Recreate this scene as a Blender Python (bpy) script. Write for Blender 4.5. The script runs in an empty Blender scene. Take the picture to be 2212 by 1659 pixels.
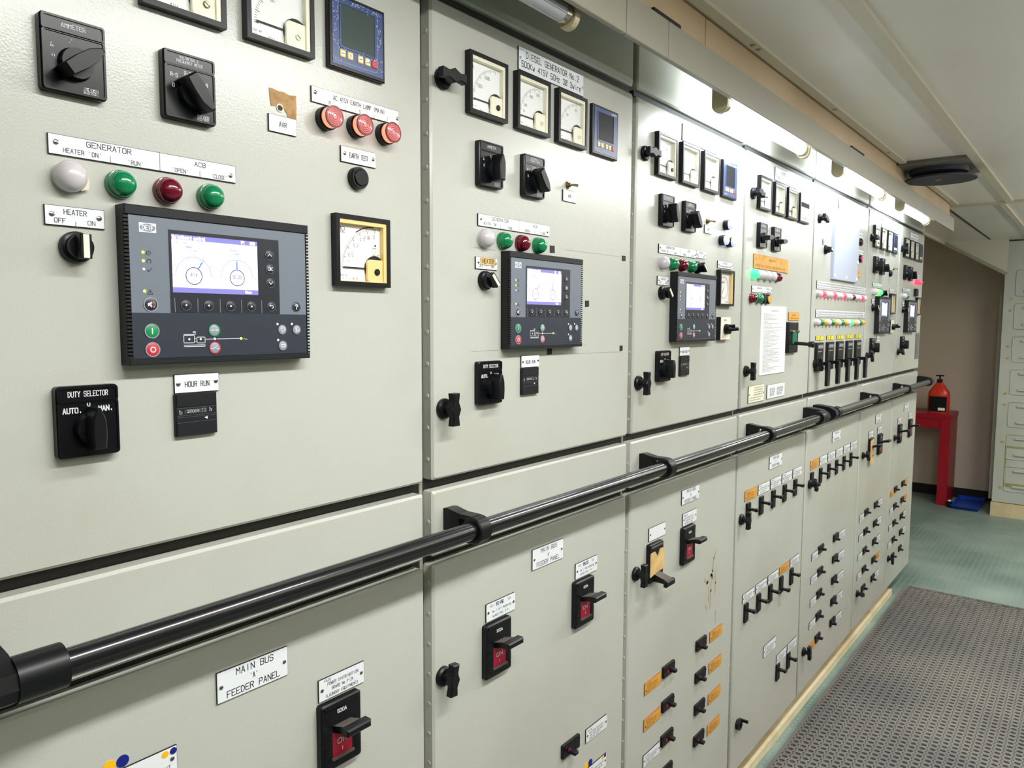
import bpy, bmesh, math, random
from mathutils import Matrix, Vector
random.seed(7)
SC = bpy.context.scene
COL = SC.collection
PI = math.pi
CZ = 1.5            # eye height above the floor; panel heights below are given relative to it

# ------------------------------------------------------------------ camera
cam_d = bpy.data.cameras.new('camera'); cam = bpy.data.objects.new('camera', cam_d); COL.objects.link(cam)
cam_d.sensor_width = 36.0; cam_d.lens = 1608.26/2212*36.0; cam_d.clip_start = 0.02; cam_d.clip_end = 60
yaw, pitch, roll = math.radians(51.5163), math.radians(4.8054), math.radians(0.2513)
fwd = Vector((math.sin(yaw)*math.cos(pitch), math.cos(yaw)*math.cos(pitch), -math.sin(pitch)))
rt = Vector((math.cos(yaw), -math.sin(yaw), 0)); up = rt.cross(fwd)
r2 = rt*math.cos(roll)+up*math.sin(roll); u2 = -rt*math.sin(roll)+up*math.cos(roll)
M = Matrix((( r2.x, u2.x, -fwd.x, 0), (r2.y, u2.y, -fwd.y, -0.8203), (r2.z, u2.z, -fwd.z, CZ), (0, 0, 0, 1)))
cam.matrix_world = M
SC.camera = cam

# ------------------------------------------------------------------ world, lights, exposure
w = bpy.data.worlds.new('world'); SC.world = w; w.use_nodes = True
w.node_tree.nodes['Background'].inputs[0].default_value = (0.75, 0.8, 0.85, 1)
w.node_tree.nodes['Background'].inputs[1].default_value = 0.05
def area(name, loc, sx, sy, power, color=(1, .97, .92), rot=(0, 0, 0)):
    d = bpy.data.lights.new(name, 'AREA'); d.shape = 'RECTANGLE'; d.size = sx; d.size_y = sy; d.energy = power; d.color = color
    o = bpy.data.objects.new(name, d); COL.objects.link(o); o.location = loc; o.rotation_euler = rot
    return o
def lamp_soft(loc, power, r=.3, color=(.97, 1, .98)):
    d = bpy.data.lights.new('room_light', 'POINT'); d.energy = power; d.shadow_soft_size = r; d.color = color
    o = bpy.data.objects.new('room_light', d); COL.objects.link(o); o.location = loc
WC = (1.0, 1.0, .985)
area('ceiling_light', (.72, -.84, 2.118), 1.25, .10, 23, WC)
area('ceiling_light', (2.75, -.84, 2.118), 1.25, .10, 19, WC)
area('ceiling_light', (5.1, -.9, 2.118), 1.0, .12, 14, WC)
UPR = (math.pi, 0, 0)          # unseen uplights added behind the viewer to brighten the ceiling
area('added_ceiling_wash', (-.2, -1.9, 1.75), 2.2, .3, 22, (1, .98, .94), UPR)
area('added_ceiling_wash', (2.6, -1.9, 1.75), 2.2, .3, 28, (1, .98, .94), UPR)
area('added_ceiling_wash', (5.2, -1.9, 1.75), 2.0, .3, 50, (1, .98, .94), UPR)
SC.view_settings.view_transform = 'Standard'; SC.view_settings.look = 'None'
SC.view_settings.gamma = 1; SC.view_settings.use_curve_mapping = False
SC.view_settings.exposure = 0.35

# ------------------------------------------------------------------ materials
def lin(c):
    return tuple(((x/255)/12.92 if x <= 10 else (((x/255)+.055)/1.055)**2.4) for x in c)
MATS = {}
def mat(name, rgb, rough=.5, metal=0.0, emis=None, es=0.0, coat=0.0, spec=.5, trans=0.0, bump=None, dirt=None):
    if name in MATS: return MATS[name]
    m = bpy.data.materials.new(name); m.use_nodes = True; nt = m.node_tree; b = nt.nodes['Principled BSDF']
    c = lin(rgb); b.inputs['Base Color'].default_value = (*c, 1)
    b.inputs['Roughness'].default_value = rough; b.inputs['Metallic'].default_value = metal
    b.inputs['Coat Weight'].default_value = coat; b.inputs['Specular IOR Level'].default_value = spec
    b.inputs['Transmission Weight'].default_value = trans
    if emis: b.inputs['Emission Color'].default_value = (*lin(emis), 1); b.inputs['Emission Strength'].default_value = es
    tc = nt.nodes.new('ShaderNodeTexCoord')
    if bump:
        n = nt.nodes.new('ShaderNodeTexNoise'); n.inputs['Scale'].default_value = bump[0]; n.inputs['Detail'].default_value = 2
        bp = nt.nodes.new('ShaderNodeBump'); bp.inputs['Strength'].default_value = bump[1]; bp.inputs['Distance'].default_value = bump[2]
        nt.links.new(tc.outputs['Object'], n.inputs['Vector']); nt.links.new(n.outputs['Fac'], bp.inputs['Height']); nt.links.new(bp.outputs['Normal'], b.inputs['Normal'])
    if dirt:
        n = nt.nodes.new('ShaderNodeTexNoise'); n.inputs['Scale'].default_value = dirt[0]; n.inputs['Detail'].default_value = 5
        r = nt.nodes.new('ShaderNodeValToRGB'); r.color_ramp.elements[0].position = dirt[2]; r.color_ramp.elements[1].position = dirt[3]
        r.color_ramp.elements[0].color = (*lin(dirt[1]), 1); r.color_ramp.elements[1].color = (*c, 1)
        nt.links.new(tc.outputs['Object'], n.inputs['Vector']); nt.links.new(n.outputs['Fac'], r.inputs['Fac']); nt.links.new(r.outputs['Color'], b.inputs['Base Color'])
    MATS[name] = m
    return m
PAINT = mat('panel_paint', (190, 192, 183), .23, bump=(420, .10, .002), dirt=(2.3, (182, 183, 171), .28, .5))
PAINT2 = mat('trim_paint', (156, 153, 138), .4, bump=(300, .08, .002))
DARKGAP = mat('frame_dark', (38, 37, 33), .6)
BLK = mat('black_plastic', (18, 19, 22), .36, spec=.28)
BLKG = mat('black_gloss', (13, 14, 19), .28, spec=.3)
BLK2 = mat('black_matt', (26, 27, 31), .5, spec=.3)
RAILM = mat('rail_black', (16, 17, 21), .22, coat=.4)
WHT = mat('plate_white', (232, 236, 240), .3)
CREAM = mat('cream_plastic', (240, 236, 214), .4)
BEIGE = mat('beige_plastic', (238, 208, 140), .45)
DIAL = mat('dial_white', (240, 242, 240), .45)
INK = mat('ink', (22, 22, 26), .6)
INKG = mat('ink_grey', (110, 112, 116), .6)
WINK = mat('white_ink', (228, 230, 232), .5)
CHROME = mat('screw_steel', (190, 186, 176), .25, 1.0)
BRASSY = mat('old_nickel', (150, 138, 112), .3, 1.0)
RED = mat('red_ink', (205, 40, 60), .4)
MAG = mat('flag_red', (170, 10, 50), .4)
ORANGE = mat('amber_label', (226, 168, 72), .5, dirt=(60, (206, 146, 54), .35, .6))
TAPE = mat('brown_tape', (188, 150, 100), .7, dirt=(90, (160, 122, 74), .35, .6), bump=(200, .2, .001))
TAPE2 = mat('masking_tape', (222, 190, 132), .7, dirt=(40, (200, 160, 96), .3, .6))
def glassmat():
    m = bpy.data.materials.new('meter_glass'); m.use_nodes = True; nt = m.node_tree; nt.nodes.clear()
    o = nt.nodes.new('ShaderNodeOutputMaterial'); mx = nt.nodes.new('ShaderNodeMixShader'); t = nt.nodes.new('ShaderNodeBsdfTransparent'); g = nt.nodes.new('ShaderNodeBsdfGlossy')
    f = nt.nodes.new('ShaderNodeFresnel'); f.inputs[0].default_value = 1.35; g.inputs['Roughness'].default_value = .06
    ge = nt.nodes.new('ShaderNodeNewGeometry'); iv = nt.nodes.new('ShaderNodeMath'); iv.operation = 'SUBTRACT'; iv.inputs[0].default_value = 1; nt.links.new(ge.outputs['Backfacing'], iv.inputs[1])
    mu = nt.nodes.new('ShaderNodeMath'); mu.operation = 'MULTIPLY'; nt.links.new(f.outputs[0], mu.inputs[0]); nt.links.new(iv.outputs[0], mu.inputs[1])
    nt.links.new(mu.outputs[0], mx.inputs[0]); nt.links.new(t.outputs[0], mx.inputs[1]); nt.links.new(g.outputs[0], mx.inputs[2]); nt.links.new(mx.outputs[0], o.inputs[0])
    return m
GLASS = glassmat()
LAMPM = {
 'white': mat('lens_white', (205, 200, 204), .25, coat=.3),
 'green': mat('lens_green', (6, 128, 78), .15, coat=.5, spec=.6),
 'red': mat('lens_dark_red', (104, 8, 34), .12, coat=.5),
 'orange': mat('lens_amber', (236, 168, 60), .25, coat=.3),
 'greenlit': mat('lens_green_lit', (60, 230, 120), .2, emis=(60, 255, 130), es=1.4),
 'limelit': mat('lens_lime_lit', (120, 230, 100), .2, emis=(130, 255, 90), es=1.2),
 'redlit': mat('lens_red_lit', (250, 60, 80), .2, emis=(255, 50, 80), es=1.6),
 'bluelit': mat('lens_blue_lit', (190, 195, 250), .2, emis=(170, 175, 255), es=.8)}

# ------------------------------------------------------------------ mesh builder (x right, n out of the panel, z up)
FONT = {'A': "00 26 40;12 32", 'B': "00 06 36 45 44 33 03;33 42 41 30 00", 'C': "45 36 16 05 01 10 30 41", 'D': "00 06 26 44 42 20 00",
 'E': "46 06 00 40;03 33", 'F': "46 06 00;03 33", 'G': "45 36 16 05 01 10 30 41 43 23", 'H': "00 06;40 46;03 43", 'I': "20 26",
 'J': "46 41 30 10 01", 'K': "00 06;46 03 40", 'L': "06 00 40", 'M': "00 06 23 46 40", 'N': "00 06 40 46", 'O': "10 01 05 16 36 45 41 30 10",
 'P': "00 06 36 45 44 33 03", 'Q': "10 01 05 16 36 45 41 30 10;22 40", 'R': "00 06 36 45 44 33 03;23 40", 'S': "45 36 16 05 04 13 33 42 41 30 10 01",
 'T': "06 46;26 20", 'U': "06 01 10 30 41 46", 'V': "06 20 46", 'W': "06 10 24 30 46", 'X': "00 46;06 40", 'Y': "06 23 46;23 20", 'Z': "06 46 00 40",
 '0': "10 01 05 16 36 45 41 30 10", '1': "15 26 20", '2': "05 16 36 45 44 00 40", '3': "05 16 36 45 44 33 13;33 42 41 30 10 01", '4': "30 36 02 42",
 '5': "46 06 03 33 42 41 30 10 01", '6': "45 36 16 05 01 10 30 41 42 33 13 02", '7': "06 46 10", '8': "13 04 05 16 36 45 44 33 13 02 01 10 30 41 42 33",
 '9': "01 10 30 41 45 36 16 05 04 13 33 44", '.': "20 21", ',': "21 10", '-': "13 33", '(': "36 24 22 30", ')': "16 24 22 10", "'": "26 25", '`': "16 25",
 '&': "40 14 15 26 35 34 01 10 20 42", '/': "00 46", 'Ø': "10 01 05 16 36 45 41 30 10;00 46", 'Ω': "00 10 12 03 05 16 36 45 43 32 30 40", '|': "20 26",
 '?': "05 16 36 45 44 23 22;20 21", '~': "02 13 22 31 42", '>': "05 43 01", '!': "26 22;20 21",
 'a': "34 30;33 24 14 03 01 10 20 31", 'b': "06 00;03 14 24 33 31 20 10 01", 'c': "33 24 14 03 01 10 20 31", 'd': "36 30;33 24 14 03 01 10 20 31",
 'e': "02 32 33 24 14 03 01 10 30", 'f': "36 26 15 10;04 34", 'h': "06 00;03 14 24 33 30", 'i': "10 14;15 16", 'l': "16 10 20", 'm': "00 04;03 14 23 20;23 34 43 40",
 'n': "00 04;03 14 24 33 30", 'o': "10 01 03 14 24 33 31 20 10", 'r': "00 04;02 14 34", 's': "33 24 14 03 12 22 31 20 10 01", 't': "16 11 20 30;04 34",
 'u': "04 01 10 20 31;34 30", 'v': "04 20 44", 'w': "04 10 22 30 44", 'y': "04 20;44 10", 'z': "04 34 00 30", 'g': "34 31;33 24 14 03 01 10 20 31", 'q': "34 30;33 24 14 03 01 10 20 31"}
def rrect(x0, x1, z0, z1, r, k=3):
    o = []
    for cx, cz, a in ((x1-r, z1-r, 0), (x0+r, z1-r, 90), (x0+r, z0+r, 180), (x1-r, z0+r, 270)):
        for i in range(k+1):
            t = math.radians(a+90*i/k); o.append((cx+r*math.cos(t), cz+r*math.sin(t)))
    return o
def circ(cx, cz, r, k=20, rz=None): return [(cx+r*math.cos(2*PI*i/k), cz+(rz or r)*math.sin(2*PI*i/k)) for i in range(k)]
class G:
    def __init__(s): s.v = []; s.f = []; s.m = []
    def poly(s, pts, m=0):
        b = len(s.v); s.v += [(p[0], -p[1], p[2]) for p in pts]; s.f.append(tuple(range(b, b+len(pts)))); s.m.append(m); return s
    def flat(s, outline, n, m=0): return s.poly([(x, n, z) for x, z in outline], m)
    def prism(s, outline, n0, n1, m=0, c=0, mf=None):
        k = len(outline); xs = [p[0] for p in outline]; zs = [p[1] for p in outline]
        cx, cz = (min(xs)+max(xs))/2, (min(zs)+max(zs))/2; hx, hz = (max(xs)-min(xs))/2, (max(zs)-min(zs))/2
        ring = lambda n, q: [(cx+(x-cx)*(1-q/hx), n, cz+(z-cz)*(1-q/hz)) for x, z in outline]
        rs = [ring(n0, 0)] + ([ring(n1-c if n1 > n0 else n1+c, 0), ring(n1, c)] if c else [ring(n1, 0)])
        b = len(s.v)
        for r in rs: s.v += [(p[0], -p[1], p[2]) for p in r]
        for j in range(len(rs)-1):
            for i in range(k):
                s.f.append((b+j*k+i, b+j*k+(i+1) % k, b+(j+1)*k+(i+1) % k, b+(j+1)*k+i)); s.m.append(m)
        s.f.append(tuple(range(b, b+k))); s.m.append(m)
        s.f.append(tuple(range(b+(len(rs)-1)*k, b+len(rs)*k))); s.m.append(m if mf is None else mf)
        return s
    def box(s, x0, x1, n0, n1, z0, z1, m=0, c=0, mf=None): return s.prism([(x1, z0), (x1, z1), (x0, z1), (x0, z0)], n0, n1, m, c, mf)
    def cyl(s, cx, cz, prof, seg=20, m=0, ms=None, caps=True):
        b = len(s.v)
        for n, r in prof: s.v += [(cx+r*math.cos(2*PI*i/seg), -n, cz+r*math.sin(2*PI*i/seg)) for i in range(seg)]
        for j in range(len(prof)-1):
            for i in range(seg):
                s.f.append((b+j*seg+i, b+j*seg+(i+1) % seg, b+(j+1)*seg+(i+1) % seg, b+(j+1)*seg+i)); s.m.append(ms[j] if ms else m)
        if caps:
            s.f.append(tuple(range(b, b+seg))); s.m.append(ms[0] if ms else m)
            s.f.append(tuple(range(b+(len(prof)-1)*seg, b+len(prof)*seg))); s.m.append(ms[-1] if ms else m)
        return s
    def tube(s, p0, p1, r, seg=20, m=0, r1=None):
        a, d = Vector(p0), Vector(p1)-Vector(p0); d.normalize(); q = d.orthogonal().normalized(); w_ = d.cross(q); b = len(s.v)
        for p, rr in ((Vector(p0), r), (Vector(p1), r if r1 is None else r1)):
            for i in range(seg):
                t = 2*PI*i/seg; e = p+q*math.cos(t)*rr+w_*math.sin(t)*rr; s.v.append((e.x, -e.y, e.z))
        for i in range(seg): s.f.append((b+i, b+(i+1) % seg, b+seg+(i+1) % seg, b+seg+i)); s.m.append(m)
        s.f.append(tuple(range(b, b+seg))); s.m.append(m); s.f.append(tuple(range(b+seg, b+2*seg))); s.m.append(m)
        return s
    def frame(s, outer, inner, n0, n1, m=0):   # same number of points
        k = len(outer); b = len(s.v)
        for o, n in ((outer, n0), (outer, n1), (inner, n1), (inner, n0)): s.v += [(x, -n, z) for x, z in o]
        for j in range(4):
            for i in range(k):
                j2 = (j+1) % 4; s.f.append((b+j*k+i, b+j*k+(i+1) % k, b+j2*k+(i+1) % k, b+j2*k+i)); s.m.append(m)
        return s
    def stroke(s, pts, w, n, m=0):
        for (x0, z0), (x1, z1) in zip(pts[:-1], pts[1:]):
            dx, dz = x1-x0, z1-z0; l = math.hypot(dx, dz) or 1e-9; ux, uz = dx/l*w/2, dz/l*w/2
            s.poly([(x0-ux-uz, n, z0-uz+ux), (x1+ux-uz, n, z1+uz+ux), (x1+ux+uz, n, z1+uz-ux), (x0-ux+uz, n, z0-uz-ux)], m)
        return s
    def arc(s, cx, cz, r, a0, a1, w, n, m=0, k=16):
        return s.stroke([(cx+r*math.cos(math.radians(a0+(a1-a0)*i/k)), cz+r*math.sin(math.radians(a0+(a1-a0)*i/k))) for i in range(k+1)], w, n, m)
    def text(s, t, x, z, h, n, m=0, w=None, sw=.13, al='c'):
        adv = 5.6; tot = len(t)*adv-1.6; kx = h/6*.8 if w is None else w/tot; kz = h/6
        ox = x-(tot*kx/2 if al == 'c' else 0)
        for i, ch in enumerate(t):
            for pl in FONT.get(ch, '').split(';'):
                pts = [(ox+(int(q[0])+i*adv)*kx, z-h/2+int(q[1])*kz) for q in pl.split()]
                if len(pts) > 1: s.stroke(pts, h*sw, n, m)
        return s
    def scribble(s, x0, x1, z, h, n, m=0, seed=0):   # a line of words too small to read
        rr = random.Random(seed); x = x0
        while x < x1-h:
            l = min(h*rr.uniform(1.2, 4.5), x1-x); x2 = x+l; y = x
            while y < x2-h*.3:
                s.stroke([(y, z-h/2), (y+h*rr.uniform(-.1, .4), z+h/2)], h*.28, n, m); y += h*.75
            x = x2+h*.8
        return s
def mesh(g, name, mats):
    me = bpy.data.meshes.new(name); me.from_pydata(g.v, [], g.f); me.polygons.foreach_set('material_index', g.m)
    for m in mats: me.materials.append(m)
    bm = bmesh.new(); bm.from_mesh(me); bmesh.ops.recalc_face_normals(bm, faces=bm.faces); bm.to_mesh(me); bm.free()
    me.polygons.foreach_set('use_smooth', [True]*len(me.polygons)); me.set_sharp_from_angle(angle=math.radians(32)); me.update()
    return me
def obj(name, g, mats, parent=None, loc=(0, 0, 0), label=None):
    if not isinstance(mats, (list, tuple)): mats = [mats]
    o = bpy.data.objects.new(name, mesh(g, name, mats)); COL.objects.link(o); o.location = loc
    if parent is not None: o.parent = parent
    if label: o['label'] = label
    return o
LABELS = {}
def tag(o, label, cat, group=None):
    o['label'] = label; o['category'] = cat
    if group: o['group'] = group
    if label in LABELS and not group: print('DUPLICATE LABEL', label)
    n = len(label.split())
    if n < 4 or n > 16: print('LABEL LENGTH', n, label)
    LABELS[label] = 1
    return o
def empty(name, loc=(0, 0, 0)):
    o = bpy.data.objects.new(name, None); COL.objects.link(o); o.location = loc; o.empty_display_size = .02; return o
def struct(name, g, mats, loc=(0, 0, 0)):
    o = obj(name, g, mats, None, loc); o['kind'] = 'structure'; return o
def copy_tree(o, parent=None):
    c = o.copy(); COL.objects.link(c)
    if parent is not None: c.parent = parent; c.matrix_parent_inverse = Matrix()
    for ch in list(o.children): copy_tree(ch, c)
    return c
CACHE = {}
def place(key, build, name, label, cat, x, z, group=None):   # z is relative to eye height
    if key is not None and key in CACHE: o = copy_tree(CACHE[key]); o.name = name
    else:
        o = empty(name); build(o)
        if key is not None: CACHE[key] = o
    for k in ('label', 'category', 'group'):
        if k in o: del o[k]
    o.location = (x, 0, CZ+z)
    return tag(o, label, cat, group)
ORD = ['first', 'second', 'third', 'fourth', 'fifth', 'sixth', 'last']
def pn(i): return 'nearest panel' if i == 1 else ORD[i-1]+' panel'
NTH = ['first', 'second', 'third', 'fourth', 'fifth', 'sixth', 'seventh', 'eighth', 'ninth', 'tenth', 'eleventh', 'twelfth', 'thirteenth', 'fourteenth', 'last']
def mc(name, g, mats, p, label=None): return obj(name, g, mats, p, label=label)

# ------------------------------------------------------------------ room shell
RX0, RX1, RY0, RY1, HC = -2.2, 7.37, -2.75, 1.05, 2.133
def floor_mat():
    m = bpy.data.materials.new('green_deck'); m.use_nodes = True; nt = m.node_tree; b = nt.nodes['Principled BSDF']; N = nt.nodes.new; Lk = nt.links.new
    tc = N('ShaderNodeTexCoord'); sp = N('ShaderNodeSeparateXYZ'); Lk(tc.outputs['Object'], sp.inputs[0])
    def mth(op, a, b_=None):
        n = N('ShaderNodeMath'); n.operation = op
        for i, q in enumerate((a, b_)):
            if q is None: continue
            if isinstance(q, (int, float)): n.inputs[i].default_value = q
            else: Lk(q, n.inputs[i])
        return n.outputs[0]
    # raised studs in staggered rows, 26 mm apart
    ux = mth('MULTIPLY', sp.outputs[0], 1/.030); uy = mth('MULTIPLY', sp.outputs[1], 1/.030)
    row = mth('FLOOR', uy); odd = mth('MULTIPLY', mth('MODULO', row, 2), .5)
    fx = mth('SUBTRACT', mth('FRACT', mth('ADD', ux, odd)), .5); fy = mth('SUBTRACT', mth('FRACT', uy), .5)
    d = mth('SQRT', mth('ADD', mth('MULTIPLY', fx, fx), mth('MULTIPLY', mth('MULTIPLY', fy, fy), 2.2)))
    mr = N('ShaderNodeMapRange'); Lk(d, mr.inputs[0]); mr.inputs[1].default_value = .2; mr.inputs[2].default_value = .34; mr.inputs[3].default_value = 1; mr.inputs[4].default_value = 0
    n1 = N('ShaderNodeTexNoise'); n1.inputs['Scale'].default_value = 2.2; n1.inputs['Detail'].default_value = 6; Lk(tc.outputs['Object'], n1.inputs['Vector'])
    r = N('ShaderNodeValToRGB'); r.color_ramp.elements[0].position = .35; r.color_ramp.elements[1].position = .68
    r.color_ramp.elements[0].color = (*lin((98, 122, 114)), 1); r.color_ramp.elements[1].color = (*lin((142, 160, 152)), 1); Lk(n1.outputs['Fac'], r.inputs[0])
    mx = N('ShaderNodeMixRGB'); mx.inputs['Color2'].default_value = (*lin((150, 168, 162)), 1); Lk(r.outputs[0], mx.inputs['Color1']); Lk(mth('MULTIPLY', mr.outputs[0], .35), mx.inputs['Fac'])
    Lk(mx.outputs[0], b.inputs['Base Color']); b.inputs['Roughness'].default_value = .42
    bp = N('ShaderNodeBump'); bp.inputs['Distance'].default_value = .002; bp.inputs['Strength'].default_value = .6; Lk(mr.outputs[0], bp.inputs['Height']); Lk(bp.outputs[0], b.inputs['Normal'])
    return m
FLOORM = floor_mat()
CEILM = mat('ceiling_enamel', (222, 218, 208), .3, dirt=(1.5, (212, 206, 192), .3, .6))
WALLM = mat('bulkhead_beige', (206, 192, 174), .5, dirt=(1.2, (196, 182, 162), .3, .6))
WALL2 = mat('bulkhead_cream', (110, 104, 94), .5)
TAN = mat('tan_strip', (196, 174, 142), .45, dirt=(3, (182, 158, 124), .3, .6))
struct('floor', G().box(RX0, RX1, -RY1, -RY0, -.05, 0), FLOORM)
struct('wall_right', G().box(RX1, RX1+.05, -RY1, -RY0, 0, 2.5), WALLM)
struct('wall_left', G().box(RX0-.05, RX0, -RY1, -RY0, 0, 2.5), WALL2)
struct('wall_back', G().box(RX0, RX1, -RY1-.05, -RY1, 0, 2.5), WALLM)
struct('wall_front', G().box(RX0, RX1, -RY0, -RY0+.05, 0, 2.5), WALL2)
struct('baseboard_right', G().box(RX1-.012, RX1, -RY1, 1.3, 0, .085), BLK2)
g = G(); g.box(RX0, 4.74, .13, -RY0, HC, HC+.03); g.box(4.74, RX1, -.2, -RY0, HC, HC+.03)
struct('ceiling', g, CEILM)
struct('wall_upper', G().box(RX0, 4.74, -RY1, .13, HC+.031, HC+.06), CEILM)
struct('ceiling_high', G().box(4.74, RX1, -RY1, -.2, 2.40, 2.45), WALLM)
struct('trim_1', G().box(4.74, RX1, -.215, -.2, HC-.02, 2.4), WALLM)
# seams and cover strips of the ceiling
CEIL2 = mat('ceiling_strip', (196, 188, 168), .35)
struct('trim_2', G().box(RX0, 4.65, .379, .412, HC-.010, HC+.001), CEIL2)
struct('trim_3', G().box(4.72, RX1-.6, .345, .372, HC-.010, HC+.001), CEIL2)
struct('trim_4', G().box(4.655, 4.70, -.1, 2.6, HC-.010, HC+.001), CEIL2)
struct('trim_5', G().box(RX0, 4.62, .147, .172, HC-.008, HC+.001), CEIL2)
for k_, x in enumerate((1.70, 1.735, 2.35, 3.05, 3.72, 4.45)):
    o = obj('ceiling_screw', G().tube((x, .160, HC-.006), (x, .160, HC-.0095), .006, 10), BRASSY)
    tag(o, 'small screw head in the ceiling edge strip above the switchboard', 'screw', 'screws along the ceiling edge strip')
# cubicle end soffit, joint in it and the triangular gusset by the locker
struct('trim_6', G().box(4.81, 6.68, .094, .106, HC-.003, HC+.001), DARKGAP)
g = G(); tri = [(-.20, HC), (.215, HC), (.215, HC-.25)]
b = len(g.v)
for X in (6.72, 6.75): g.v += [(X, -y_, z_) for y_, z_ in tri]
g.f += [(0, 1, 2), (3, 4, 5), (0, 1, 4, 3), (1, 2, 5, 4), (2, 0, 3, 5)]; g.m += [0]*5
struct('trim_7', g, mat('gusset_paint', (200, 198, 180), .45))
g = G(); g.tube((6.715, -.20, HC-.012), (6.715, .215, HC-.262), .016, 4); struct('trim_8', g, PAINT2)
# light fascia, tan strip above it
g = G()
for a, b_ in ((RX0, -.2), (-.2, .86), (.861, 1.168), (1.169, 1.326), (1.327, 2.6), (2.601, 3.85), (3.851, 4.72)): g.box(a+.0008, b_-.0008, .132, .142, CZ+.498, CZ+.568, c=.0012)
struct('trim_9', g, PAINT2)
g = G()
for a, b_ in ((RX0, .3), (.301, 1.50), (1.5012, 3.3), (3.301, 4.60)): g.box(a+.0008, b_-.0008, .128, .136, CZ+.566, HC)
struct('trim_10', g, TAN)
g = G()
for a, b_ in ((1.265, 1.375), (2.62, 2.78)): g.box(a, b_, .134, .1425, CZ+.567, CZ+.5735)
struct('trim_11', g, BLK2)
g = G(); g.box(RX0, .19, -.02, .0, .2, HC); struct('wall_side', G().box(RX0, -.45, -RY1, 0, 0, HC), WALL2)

# ------------------------------------------------------------------ switchboard cubicles
EDGES = [(-.437, .178), (.197, .812), (.831, 1.4455), (1.4645, 2.082), (2.101, 2.724), (2.743, 3.478), (3.497, 4.102), (4.121, 4.728)]
def wing(parent, x, z, ang, nm='latch_knob'):
    g = G(); g.cyl(0, 0, [(0, .0165), (.005, .0165), (.008, .014), (.008, .008), (.02, .008)], 22)
    o = [(.0075, -.026), (.0055, -.012), (.011, 0), (.0055, .012), (.0075, .026), (-.0075, .026), (-.0055, .012), (-.011, 0), (-.0055, -.012), (-.0075, -.026)]
    o = [(p[0]*math.cos(ang)-p[1]*math.sin(ang), p[0]*math.sin(ang)+p[1]*math.cos(ang)) for p in o]
    g.prism(o, .018, .030, c=.0015)
    return obj(nm, g, BLK, parent, (x, 0, z))
def door(parent, name, x0, x1, z0, z1, th=.022):
    g = G(); g.prism(rrect(x0, x1, z0, z1, .004, 2), -th, 0, c=.0035)
    return obj(name, g, PAINT, parent)
LATCH = {1: [], 2: [('u', .855, .371, 1.57), ('u', .856, -.139, 0), ('l', .852, -.580, -.1)], 3: [('u', 1.497, .371, 1.57), ('u', 1.487, -.137, 0), ('l', 1.492, -.580, 0)],
 4: [('u', 2.143, .371, 1.4), ('u', 2.130, -.142, 0), ('l', 2.130, -.585, 0)], 5: [('u', 2.783, .369, 1.3), ('u', 2.791, -.148, .5), ('l', 2.785, -.590, .6), ('l', 2.788, -1.226, .2)],
 6: [('u', 3.535, .37, 1.5), ('u', 3.54, -.145, .6), ('l', 3.552, -.590, .8), ('l', 3.556, -1.226, 1.2)], 7: [('u', 4.158, .37, .3), ('u', 4.170, -.145, 1.2), ('l', 4.190, -.588, .7), ('l', 4.172, -1.218, .1)]}
CUBL = {0: 'plain pebble grey switchboard cubicle at the far left end of the row', 1: 'nearest switchboard cubicle, with the insulation meter and three earth lamps',
 2: 'second switchboard cubicle from left, under the DIESEL GENERATOR No.2 plate', 3: 'third switchboard cubicle from left, with synchroscope and brown smears on lower door',
 4: 'fourth switchboard cubicle from left, with the long white instruction sheet', 5: 'fifth switchboard cubicle from left, with the blue-grey blanking panel and lamp rows',
 6: 'sixth switchboard cubicle from left, narrow, with bright green lit lamps', 7: 'last switchboard cubicle, at the far end of the row by the beige wall'}
for i, (a, b_) in enumerate(EDGES):
    if i == 0: continue
    r = empty('switchboard_cubicle', ((a+b_)/2, 0, .08)); X, Zb = r.location.x, .08
    T = lambda z: CZ+z-Zb
    g = G(); g.box(a-.0095-X, b_+.0095-X, -.6, -.023, CZ-1.385-Zb, HC-.004-Zb)
    obj('body', g, [DARKGAP], r)
    # light edge posts seen in the gaps, with punched dimples
    g = G(); g.box(a-.0092-X, a-.0025-X, -.040, -.0205, T(-1.38), T(.50))
    obj('post', g, PAINT2, r)
    g = G(); z = T(-1.33)
    while z < T(.47):
        if not (T(-.41) < z < T(-.36) or T(-.275) < z < T(-.245)): g.tube((a-X+.0004, -.0105, z), (a-X-.0012, -.0105, z), .0042, 12, r1=.0030)
        z += .0505
    obj('dimple_row', g, PAINT, r)
    du = door(r, 'upper_door', a-X, b_-X, T(-.252), T(.487))
    cs = door(r, 'cover_strip', a-X, b_-X, T(-.376), T(-.270))
    dl = door(r, 'lower_door', a-X, b_-X, T(-1.381), T(-.390))
    tp = door(r, 'top_panel', a-X, b_-X, T(.502), T(.628))
    g = G(); g.box(a-X, b_-X, -.024, -.010, T(.4885), T(.5005)); obj('top_rail', g, DARKGAP, r)
    for (wh, lx, lz, an) in LATCH[i]: wing(du if wh == 'u' else dl, lx-X, T(lz), an)
    tag(r, CUBL[i], 'switchboard cubicle', 'switchboard cubicles in one row')
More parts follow.
